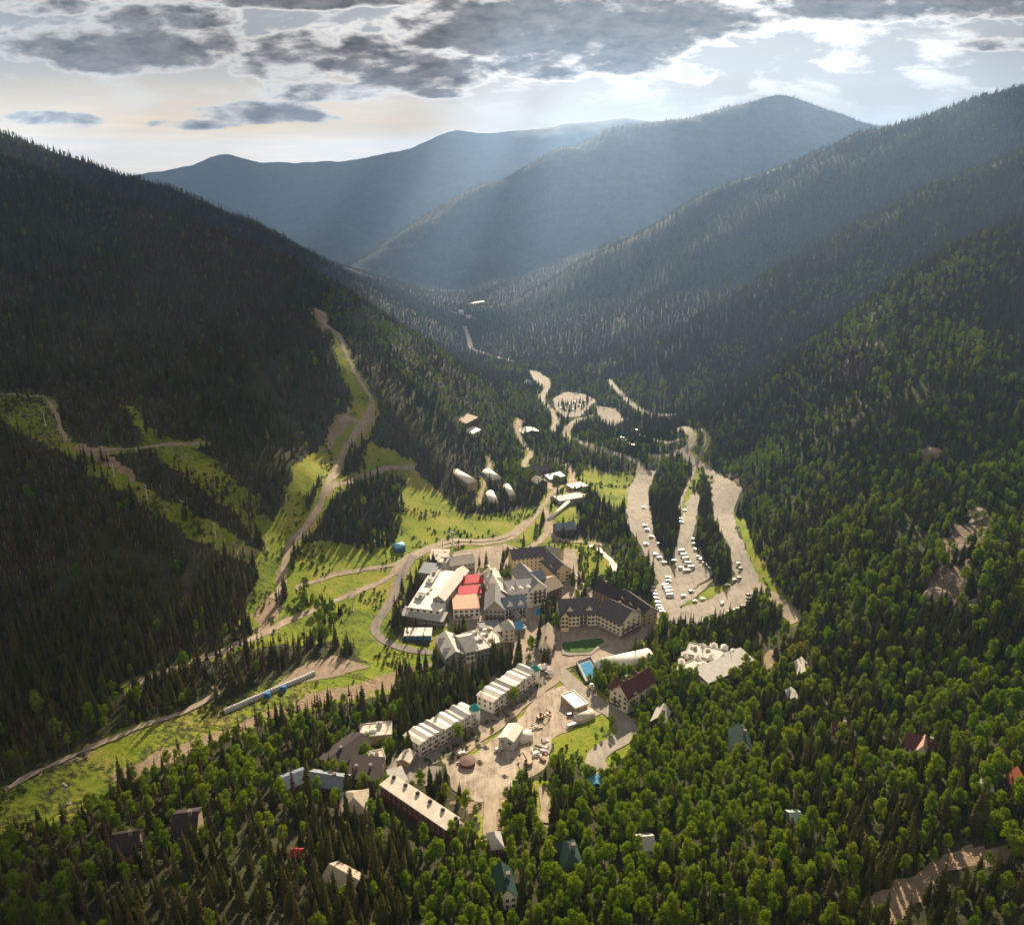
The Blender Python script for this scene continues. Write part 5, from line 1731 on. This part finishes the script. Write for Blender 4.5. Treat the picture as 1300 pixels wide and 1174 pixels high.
ROWS = [  # phrase, heading, van, [(x, y, colour)...] in the enlarged crop of the parking terraces
    ('down along the left parking terrace', .3, False, [(268, 640, 'white'), (272, 718, 'white'), (282, 738, 'silver'), (300, 768, 'dark grey'), (276, 800, 'white'), (335, 800, 'blue'), (318, 845, 'white'), (334, 860, 'silver'), (357, 882, 'white'), (398, 873, 'silver')]),
    ('down the row by trees behind the cream hotel', .2, False, [(304, 990, 'white'), (308, 1006, 'white'), (314, 1022, 'silver'), (320, 1038, 'white'), (328, 1056, 'white'), (333, 1072, 'white'), (340, 1086, 'silver'), (348, 1098, 'white')]),
    ('down the short row at the left terrace foot', .15, True, [(362, 985, 'white'), (370, 998, 'white'), (376, 1012, 'white'), (380, 1027, 'white')]),
    ('standing alone near the head of the double row', .15, False, [(374, 948, 'teal'), (375, 962, 'silver')]),
    ('down the left side of the middle terrace', .2, False, [(446, 652, 'white'), (428, 690, 'white'), (430, 704, 'dark grey')]),
    ('down the bunch on the middle terrace', .25, True, [(432, 832, 'white'), (442, 850, 'white'), (450, 866, 'white'), (460, 886, 'white'), (474, 904, 'white')]),
    ('from the left below the middle terrace bunch', .25, False, [(430, 905, 'black'), (448, 916, 'white'), (462, 916, 'white')]),
    ('down the wooded strip beside the middle terrace', -.5, False, [(484, 780, 'white'), (487, 800, 'dark grey'), (495, 825, 'white'), (508, 858, 'black'), (518, 870, 'dark grey'), (534, 885, 'silver'), (548, 896, 'dark grey'), (560, 906, 'white')]),
    ('from the left along the grass divider', .5, False, [(440, 1028, 'white'), (475, 1008, 'black'), (490, 1052, 'black'), (525, 1042, 'white'), (633, 980, 'white'), (664, 958, 'white'), (684, 950, 'dark grey')]),
    ('down at the strip tip on the right terrace', .5, False, [(680, 886, 'white'), (690, 908, 'black')]),
    ('down the dark trio on the lower terrace', .3, False, [(726, 1024, 'black'), (728, 1040, 'black'), (726, 1058, 'blue')]),
    ('from the left along the lower terrace bottom edge', .6, False, [(620, 1110, 'silver'), (642, 1098, 'white'), (662, 1092, 'dark grey'), (680, 1084, 'white'), (698, 1074, 'black')]),
    ('alone in the open middle of the lower terrace', 1.0, False, [(610, 1060, 'white')]),
]
def c7(x, y):
    return 620 + x / 4.643, 440 + y / 4.643


for i, (x, y, colr) in enumerate([(690, 500, 'white'), (722, 514, 'silver'), (755, 530, 'white'), (790, 546, 'white'), (818, 560, 'teal'), (880, 500, 'white'), (905, 492, 'white'), (850, 588, 'silver')]):
    car(*c7(x, y), colr, -.5, '%s %s camper van from the left among the tree rows above the left terrace' % (colr, ORD[i]), 'campers among the tree rows', True)
for phrase, hd, van, lst in ROWS:
    for i, (x, y, colr) in enumerate(lst):
        px, py = c4(x, y)
        if colr == 'white' and not van and random.random() < .28:
            colr = random.choice(['silver', 'dark grey', 'red', 'blue', 'tan', 'silver'])
        o_ = (ORD[i] + ' ') if len(lst) > 1 else ''
        car(px, py, colr, hd + random.uniform(-.08, .08), '%s %s%s %s' % (colr, o_, 'camper van' if van else 'car', phrase), 'vehicles parked on the terraces', van)
for i, (px, py, colr, hd, lb) in enumerate([
        (551, 1026, 'dark grey', 1.0, 'dark grey first car from the left behind the brick block'), (555.5, 1028, 'silver', 1.0, 'silver second car from the left behind the brick block'),
        (560, 1030, 'white', 1.0, 'white third car from the left behind the brick block'), (566, 1033, 'dark grey', 1.0, 'dark grey rightmost car behind the brick block'),
        (633, 953, 'white', .4, 'white pickup-like car at the corner of the grey shed'), (724, 909, 'dark grey', .3, 'dark grey car left of the quonset hut'), (732, 908, 'silver', .3, 'silver car beside the quonset hut'),
        (724, 923, 'silver', .6, 'silver car at the grass edge of the yard'), (729, 921, 'white', .6, 'white car at the grass edge of the yard'),
        (750, 872, 'white', 1.2, 'white car right of the road below the pool'), (754, 875, 'tan', 1.2, 'tan car right of the road below the pool'), (703, 812, 'white', 1.5, 'white car beside the chalet'), (586, 958, 'white', .6, 'white car on the yard road below the nearer apartments'),
        (712, 519, 'white', .3, 'white car at the left of the far parking clearing'), (722, 514, 'dark grey', .3, 'dark car in the far parking clearing'), (729, 511, 'silver', .3, 'silver car in the middle of the far parking clearing'),
        (735, 515, 'white', .3, 'white car right of centre in the far parking clearing'), (742, 510, 'dark grey', .3, 'dark car at the right of the far parking clearing'), (727, 521, 'blue', .3, 'blue car at the near side of the far parking clearing')]):
    car(px, py, colr, hd, lb, 'vehicles around the village')


# ------------------------------------------------------------------ the construction yard
def c5(x, y):
    return 480 + x / 5.336, 830 + y / 5.336


def excavator(px, py, hd, lb, col):
    x, y, z = G(px, py)
    r = bpy.data.objects.new('excavator', None); COL.objects.link(r)
    r.location, r.rotation_euler = (x, y, z + LIFT), (0, 0, hd)
    r["label"], r["category"] = lb, 'excavator'
    for s in (-1, 1):
        k = MB(); k.hexa([(-1.7, s * 1.2 - .35, 0.1), (1.7, s * 1.2 - .35, .1), (1.7, s * 1.2 + .35, .1), (-1.7, s * 1.2 + .35, .1), (-2.1, s * 1.2 - .35, .9), (2.1, s * 1.2 - .35, .9), (2.1, s * 1.2 + .35, .9), (-2.1, s * 1.2 + .35, .9)])
        part(r, 'track', k.mesh('track', DARKM))
    k = MB(); k.box(-2.2, -1.35, 1.0, 1.5, 1.35, 2.3); part(r, 'body', k.mesh('body', col))
    k = MB(); k.hexa([(.1, .2, 2.3), (1.5, .2, 2.3), (1.5, 1.3, 2.3), (.1, 1.3, 2.3), (.2, .3, 3.4), (1.1, .3, 3.4), (1.1, 1.2, 3.4), (.2, 1.2, 3.4)]); part(r, 'cab', k.mesh('cab', GLASS))
    k = MB(); k.rod((1.2, -.5, 2.0), (4.2, -.5, 5.0), .32); k.rod((4.2, -.5, 5.0), (6.6, -.5, 2.6), .25); part(r, 'arm', k.mesh('arm', col))
    k = MB(); k.hexa([(6.1, -1.1, 1.4), (7.1, -1.1, 1.7), (7.1, .1, 1.7), (6.1, .1, 1.4), (6.2, -1.1, 2.6), (6.9, -1.1, 2.7), (6.9, .1, 2.7), (6.2, .1, 2.6)]); part(r, 'bucket', k.mesh('bucket', DARKM))


EXC = paint_mat('digger_paint', (.30, .15, .05), .5)
excavator(*c5(1100, 440), .6, 'brown excavator parked at the upper left side of the yard', EXC)
excavator(*c5(1015, 750), 2.4, 'dusty tan excavator at the lower right side of the yard', paint_mat('dusty_paint', (.36, .25, .13), .6))


def pile(px, py, lb, kind, s=1.0, seed=0):
    rr = random.Random(seed)
    x, y, z = G(px, py)
    k = MB()
    cols = [paint_mat('sawn_timber', (.50, .36, .22)), paint_mat('concrete_block', (.46, .43, .40)), paint_mat('rust_steel', (.22, .10, .06)), WHITE_W, GREY_W]
    if kind == 'heap':
        n, m = 14, 5
        vs = [(0, 0, 1.8 * s)]
        for j in range(1, m + 1):
            for i in range(n):
                a = 6.2832 * i / n
                q = 3.2 * s * j / m * rr.uniform(.85, 1.15)
                vs.append((q * math.cos(a), q * math.sin(a) * .8, 1.8 * s * (1 - j / m) ** 1.2 + rr.uniform(-.12, .12) - (.3 if j == m else 0)))
        fs = [(0, 1 + i, 1 + (i + 1) % n) for i in range(n)]
        for j in range(m - 1):
            for i in range(n):
                a, b_ = 1 + j * n + i, 1 + j * n + (i + 1) % n
                fs.append((a, a + n, b_ + n, b_))
        k.add(vs, fs, 0)
        me = k.mesh('heap', M_YARD)
    else:
        for i in range(rr.randint(5, 9)):
            L, W_, H_ = rr.uniform(1.5, 4.5) * s, rr.uniform(.6, 1.6) * s, rr.uniform(.4, 1.1) * s
            cx, cy, zz, a = rr.uniform(-2, 2) * s, rr.uniform(-1.5, 1.5) * s, rr.choice([0, 0, .6 * s]), rr.uniform(-.5, .5)
            ca, sa = math.cos(a), math.sin(a)
            c8 = [(cx + ca * u - sa * v_, cy + sa * u + ca * v_, zz + w_) for w_ in (-.2, H_) for (u, v_) in ((-L / 2, -W_ / 2), (L / 2, -W_ / 2), (L / 2, W_ / 2), (-L / 2, W_ / 2))]
            k.hexa(c8, rr.randrange(5))
        me = k.mesh('stack', cols)
    o = link('material_stack' if kind != 'heap' else 'spoil_heap', me, label=lb, cat='pile', group='building materials in the yard')
    o.location = (x, y, z + LIFT)
    o.rotation_euler = (0, 0, rr.uniform(0, 3))


for i, (x, y, kd, s_, lb) in enumerate([
        (1130, 590, 'st', 1.0, 'topmost stack of pale boards along the right side of the yard'), (1095, 640, 'st', 1.0, 'stack of grey crates below the topmost board stack'), (1130, 670, 'st', .9, 'stack of white panels close to the grass edge'),
        (1070, 690, 'st', 1.1, 'mixed timber and block stack in the middle of the right side'), (1100, 715, 'st', 1.0, 'stack of blocks right of the tan excavator'), (1050, 665, 'st', .8, 'low timber stack left of the others'),
        (1150, 640, 'st', .8, 'small stack touching the grass bank'), (1070, 500, 'st', 1.0, 'dark scrap stack below the brown excavator'), (1020, 520, 'st', .9, 'scrap stack behind the round white shelter'), (1140, 415, 'st', .9, 'white crates right of the brown excavator'),
        (690, 735, 'hp', 1.0, 'small earth heap beside the dark red tank'), (560, 745, 'st', .7, 'few white crates left of the dark red tank'), (680, 620, 'heap', 1.0, 'grey rubble heap left of the grey shed'), (730, 635, 'heap', .9, 'second rubble heap close to the grey shed'),
        (860, 830, 'heap', .8, 'low pale heap at the lower end of the yard')]):
    pile(*c5(x, y), lb, 'heap' if kd in ('heap', 'hp') else 'st', s_, i)

x, y, z = G(*c5(605, 750))
r = bpy.data.objects.new('water_tank', None); COL.objects.link(r); r.location = (x, y, z + LIFT); r["label"], r["category"] = 'dark red round tank lying in the lower yard', 'tank'
k = MB(); k.cyl(0, 0, -.3, 2.6, 4.2, n=24); part(r, 'shell', k.mesh('shell', BRICK_W))
k = MB(); k.cyl(0, 0, 2.6, 3.1, 4.3, .6, 24); part(r, 'lid', k.mesh('lid', WINE_R))


# ------------------------------------------------------------------ market tents and fences
for i, (px, py, lb) in enumerate([(618, 722, 'white pavilion tent left of the yellow hotel, nearest the lodge'), (626, 727, 'white pavilion tent beside the yellow hotel, second from the lodge'), (634, 731, 'white pavilion tent right beside the yellow hotel wall'),
                                  (621, 734, 'white pavilion tent above the red-roofed hotel'), (630, 741, 'white pavilion tent closest to the grand hotel'), (690, 850, 'white canopy at the end of the farther apartment row'),
                                  (697, 856, 'second white canopy at the road junction'), (730, 734, 'white pavilion tent standing alone right of the yellow hotel')]):
    x, y, z = G(px, py)
    r = bpy.data.objects.new('pavilion_tent', None); COL.objects.link(r); r.location = (x, y, z + .3); r.rotation_euler = (0, 0, i * .4)
    r["label"], r["category"], r["group"] = lb, 'tent', 'white pavilion tents'
    s_ = 2.2 + .5 * (i % 3)
    k = MB(); k.add([(-s_, -s_, 2.4), (s_, -s_, 2.4), (s_, s_, 2.4), (-s_, s_, 2.4), (0, 0, 4.0)], [(0, 1, 4), (1, 2, 4), (2, 3, 4), (3, 0, 4), (3, 2, 1, 0)]); part(r, 'canopy', k.mesh('canopy', WHITE_R))
    for (u, v_) in ((-1, -1), (1, -1), (1, 1), (-1, 1)):
        k = MB(); k.cyl(u * s_ * .93, v_ * s_ * .93, -.6, 2.4, .07, n=6); part(r, 'leg', k.mesh('leg', DARKM))
for (q, lb) in (([(439, 856), (458, 860), (478, 866)], 'short dark rail fence across the upper end of the sandy track'), ([(501, 845), (528, 851), (556, 860)], 'long dark rail fence between the meadow and the conifers'), ([(262, 921), (285, 924), (310, 926)], 'dark rail fence at the foot of the conveyor tunnel')):
    P = smoothline(Gs(q), 4)
    r = bpy.data.objects.new('rail_fence', None); COL.objects.link(r); c = P[0]; zc = float(zt(c[0], c[1])); r.location = (c[0], c[1], zc)
    r["label"], r["category"] = lb, 'fence'
    for a, d in zip(P[:-1], P[1:]):
        za, zd = float(zt(*a)) - zc, float(zt(*d)) - zc
        k = MB(); k.rod((*(a - c), za - .5), (*(a - c), za + 1.5), .12); part(r, 'post', k.mesh('post', WOOD_W))
        k = MB()
        for h_ in (.5, 1.0, 1.4):
            k.rod((*(a - c), za + h_), (*(d - c), zd + h_), .09)
        part(r, 'rail', k.mesh('rail', WOOD_W))


# ------------------------------------------------------------------ ski lift towers
def tower(px, py, lb, h=11):
    x, y, z = G(px, py)
    r = bpy.data.objects.new('lift_tower', None); COL.objects.link(r); r.location = (x, y, z); r["label"], r["category"], r["group"] = lb, 'lift tower', 'ski lift towers'
    r.rotation_euler = (0, 0, -.6)
    g = paint_mat('galvanised_steel', (.50, .50, .50), .4)
    k = MB(); k.cyl(0, 0, -2, h, .42, .30, 10); k.cyl(0, 0, -2, .5, .9, n=10); part(r, 'pole', k.mesh('pole', g))
    k = MB(); k.box(-2.8, -.22, h - .3, 2.8, .22, h + .15); part(r, 'crossarm', k.mesh('crossarm', g))
    for s in (-1, 1):
        k = MB(); k.box(s * 2.5 - .12, -1.9, h + .15, s * 2.5 + .12, 1.9, h + .55); part(r, 'sheave_train', k.mesh('sheave_train', DARKM))


for (px, py, lb) in [(58, 540, 'topmost lift tower on the left slope'), (145, 604, 'second lift tower from the top on the left slope'), (187, 633, 'third lift tower from the top on the left slope'),
                     (233, 653, 'fourth lift tower from the top on the left slope'), (274, 682, 'lowest lift tower on the left slope, by the forest edge'),
                     (562, 700, 'lift tower behind the white resort centre'), (575, 690, 'lift tower at the upper end of the pale ramp'), (88, 1020, 'lift tower at the far lower left meadow'), (448, 775, 'lift tower beside the aspen clump on the meadow'), (740, 640, 'lift tower on the small green')]:
    tower(px, py, lb)


# ------------------------------------------------------------------ rocks on the right slope
M_ROCK = pbr('outcrop_rock', (.20, .165, .14), .95, .35, .25, bump=.8)
for i, (px, py, s_, lb) in enumerate([(1243, 660, 13, 'large grey rounded outcrop high on the right slope'), (1225, 700, 8, 'small outcrop below the large grey one'), (1205, 735, 7, 'narrow outcrop in the middle of the right cliff band'), (1190, 760, 11, 'lowest pale outcrop of the right cliff band'),
                                      (1240, 768, 8, 'pale slab right of the lowest outcrop'), (1182, 578, 10, 'flat bare slab high up in the right forest')]):
    rr = random.Random(50 + i)
    bm = bmesh.new()
    bmesh.ops.create_icosphere(bm, subdivisions=4, radius=1)
    off = rr.uniform(0, 99)
    arr = np.array([v.co[:] for v in bm.verts])
    dsp = 1 + (fbm(arr[:, 0] * 10 + off, arr[:, 1] * 10 + arr[:, 2] * 7, 9, 4, 3) - .5) * 1.1
    for v, d in zip(bm.verts, dsp):
        v.co = Vector((v.co.x * s_ * .8 * d, v.co.y * s_ * .7 * d, v.co.z * s_ * .62 * d))
    me = bpy.data.meshes.new('rock_outcrop'); bm.to_mesh(me); bm.free()
    me.materials.append(M_ROCK)
    o = link('rock_outcrop', me, label=lb, cat='rock', group='rock outcrops on the right slope')
    x, y, z = G(px, py)
    o.location = (x, y, z - s_ * .05); o.rotation_euler = (.2, .1, rr.uniform(0, 3))
    KEEP_OUT.append(np.array([(x + s_ * .8 * math.cos(a), y + s_ * .8 * math.sin(a)) for a in np.linspace(0, 5.5, 8)]))


# ------------------------------------------------------------------ planting
tx, ty, tz, tk, ts, tsp = plant()
print('trees', len(tx), [(int((tk == k).sum())) for k in range(3)])
n = len(tx)
rot = rng.uniform(0, 6.283, n)
idx = np.where(tk == 0, rng.integers(0, len(CON_M), n), np.where(tk == 1, rng.integers(0, len(ASP_M), n), rng.integers(0, len(POL_M), n)))
hsc = ts * rng.uniform(.9, 1.15, n)
hh = np.where(tk == 0, np.array(CON_H)[np.clip(idx, 0, 5)], np.where(tk == 1, np.array(ASP_H)[np.clip(idx, 0, 4)], 16)) * hsc
# size in the picture decides which trees become objects of their own
dx_, dz_ = tx, tz + hh * .6 - CAM_Z
fw = ty * math.cos(PITCH) - dz_ * math.sin(PITCH)
up = ty * math.sin(PITCH) + dz_ * math.cos(PITCH)
su, sv = tx / fw * FPX + 650, 587 - up / fw * FPX
infr = (su > 5) & (su < 1295) & (sv > 0) & (sv < 1168) & (fw > 0)
size = np.where(infr, hh / np.sqrt(tx ** 2 + ty ** 2 + dz_ ** 2), 0)


def single_tree(i, meshes, name, label, group):
    crown, trunk, _ = meshes[idx[i]]
    r = bpy.data.objects.new(name, None)
    r.empty_display_size = .5
    COL.objects.link(r)
    r.location = (tx[i], ty[i], tz[i])
    r.rotation_euler = (0, 0, rot[i])
    r.scale = (ts[i], ts[i], hsc[i])
    r["label"], r["category"], r["group"] = label, 'tree', group
    for nm, m in (('trunk', trunk), ('crown', crown)):
        c = bpy.data.objects.new(nm, m)
        c.parent = r
        COL.objects.link(c)


single = np.zeros(n, bool)
for k, meshes, name, label, group in (
        (0, CON_M, 'conifer_tree', 'dark pointed conifer in the near forest along the bottom of the photo', 'conifers of the near forest'),
        (1, ASP_M, 'aspen_tree', 'bright green round-crowned aspen in the near forest along the bottom of the photo', 'aspens of the near forest')):
    cand = np.where(tk == k)[0]
    best = cand[np.argsort(-size[cand])[:298]]
    single[best] = True
    for i in best:
        single_tree(i, meshes, name, label, group)
for k, meshes, name, label in ((0, CON_M, 'conifer_forest', 'dense dark conifer forest over valley sides and mountain flanks'),
                               (1, ASP_M, 'aspen_forest', 'light green aspen woods mixed through the valley forest'),
                               (2, POL_M, 'thin_pole_forest', 'thin half-bare grey-brown trees on the dark left slope')):
    s = (tk == k) & ~single
    instancer(name, tx[s], ty[s], tz[s], rot[s], np.column_stack([ts[s], ts[s], hsc[s]]), idx[s], [m[2] for m in meshes], label)

# low shrubs on the meadows and along the verges
bx_, by_ = scatter(200, 1250, 4.2, .72)
bx_ = bx_ + rng.uniform(-2.5, 2.5, len(bx_)); by_ = by_ + rng.uniform(-2.5, 2.5, len(by_))
dn = fbm(bx_, by_, 26, 3, 95)
ingr = np.zeros(len(bx_), bool)
for q in GRASS_W:
    ingr |= inpoly(bx_, by_, q)
nearr = np.zeros(len(bx_), bool)
for q in ROADS_W:
    lo, hi = q.min(0) - 12, q.max(0) + 12
    s = (bx_ > lo[0]) & (bx_ < hi[0]) & (by_ > lo[1]) & (by_ < hi[1])
    nearr[s] |= distline(bx_[s], by_[s], q) < 9
k = ((ingr & (dn > .62)) | (nearr & (dn > .56)) | (ingr & (rng.random(len(bx_)) < .015))) & ~hard_mask(bx_, by_, .8)
hx = Gs([(520, 968), (560, 955), (690, 866), (700, 862), (575, 970)])
k |= inpoly(bx_, by_, hx)
bx_, by_ = bx_[k], by_[k]
nb2 = len(bx_)
sc_ = rng.uniform(.35, 1.05, nb2)
instancer('shrubs', bx_, by_, zt(bx_, by_), rng.uniform(0, 6.28, nb2), np.column_stack([sc_, sc_, sc_ * rng.uniform(.7, 1.2, nb2)]), rng.integers(0, len(BUS_M), nb2), [m[2] for m in BUS_M], 'low green shrubs dotted over meadows and road verges')

# ------------------------------------------------------------------ unseen clouds added to cast shade patches and light shafts, above the haze
M_SHADE_CLOUD, t = mat('shade_cloud_white')
d = t.n('ShaderNodeBsdfDiffuse', {0: (.85, .85, .86, 1)})
t.n('ShaderNodeOutputMaterial', {0: d.outputs[0]})
SHADE_CLOUD_Z = 4000.0


def cloud(gx, gy_, ax, ay, seed, lb):
    """a flat-bottomed heap of billows whose shadow falls around the ground point (gx, gy_)"""
    rr = random.Random(seed)
    sh = SHADE_CLOUD_Z / math.tan(SUN_EL)
    cx, cy = gx + sh * math.sin(SUN_AZ), gy_ + sh * math.cos(SUN_AZ)
    V, F = [], []
    bm = bmesh.new()
    bmesh.ops.create_icosphere(bm, subdivisions=3, radius=1)
    sv = np.array([v.co[:] for v in bm.verts]); sf = np.array([[v.index for v in f.verts] for f in bm.faces]); bm.free()
    m = 34
    for k in range(m):
        a, q = rr.uniform(0, 6.283), math.sqrt(rr.random())
        px, py = q * math.cos(a) * ax * .82, q * math.sin(a) * ay * .82
        s = min(ax, ay) * rr.uniform(.22, .42) * (1.15 - .5 * q)
        if ay > 4 * ax:
            s *= 2.0
        P = sv * np.array([s * 1.25, s * 1.25, s * .55])
        nn = fbm(P[:, 0] + k * 900, P[:, 1] + P[:, 2] * 1.7, s * .9, 4, seed)
        P = P * (1 + (nn[:, None] - .5) * .9)
        P[:, 2] = np.maximum(P[:, 2], -s * .12)
        F.append(sf + len(V) * len(sv))
        V.append(P + np.array([px, py, 0]))
    me = mesh_np('cloud', np.concatenate(V), np.concatenate(F), M_SHADE_CLOUD, True)
    o = link('cloud', me, kind='stuff', label=lb)
    o.location = (cx, cy, SHADE_CLOUD_Z)


for i, (gx, g2, ax, ay) in enumerate([(-560, 560, 360, 420), (-720, 1350, 420, 430), (60, -140, 660, 270), (-480, 110, 300, 260), (-350, 330, 140, 150), (800, 330, 260, 260), (1250, 1050, 330, 330), (-420, 2500, 330, 560), (760, 2700, 260, 420), (-1900, 4700, 1150, 1100), (-1000, 6300, 1500, 1000), (-2700, 6100, 1200, 1000), (-60, 3000, 100, 1300), (1500, 3400, 500, 500)]):
    cloud(gx, g2, ax, ay, 300 + i, 'unseen billows added to shade parts of the valley')

# ------------------------------------------------------------------ air
HZ = bpy.data.materials.new('haze_air')
HZ.use_nodes = True
t = NT(HZ.node_tree)
pv = t.n('ShaderNodeVolumePrincipled', {'Color': (.34, .55, 1.0, 1), 'Density': 6.0e-5, 'Anisotropy': 0.5})
t.n('ShaderNodeOutputMaterial', {'Volume': pv.outputs[0]})
b0, b1 = (-14500, -400, float(GZ.min()) - 1.0), (14500, 14100, max(float(GZ.max()), CAM_Z) + 30.0)
hv = [(x, y, z) for z in (b0[2], b1[2]) for y in (b0[1], b1[1]) for x in (b0[0], b1[0])]
hf = [(0, 2, 3, 1), (4, 5, 7, 6), (0, 1, 5, 4), (2, 6, 7, 3), (0, 4, 6, 2), (1, 3, 7, 5)]
link('haze', mesh_np('haze', hv, hf, HZ), kind='stuff', label='blue haze filling the valley')
print('haze top', b1[2])
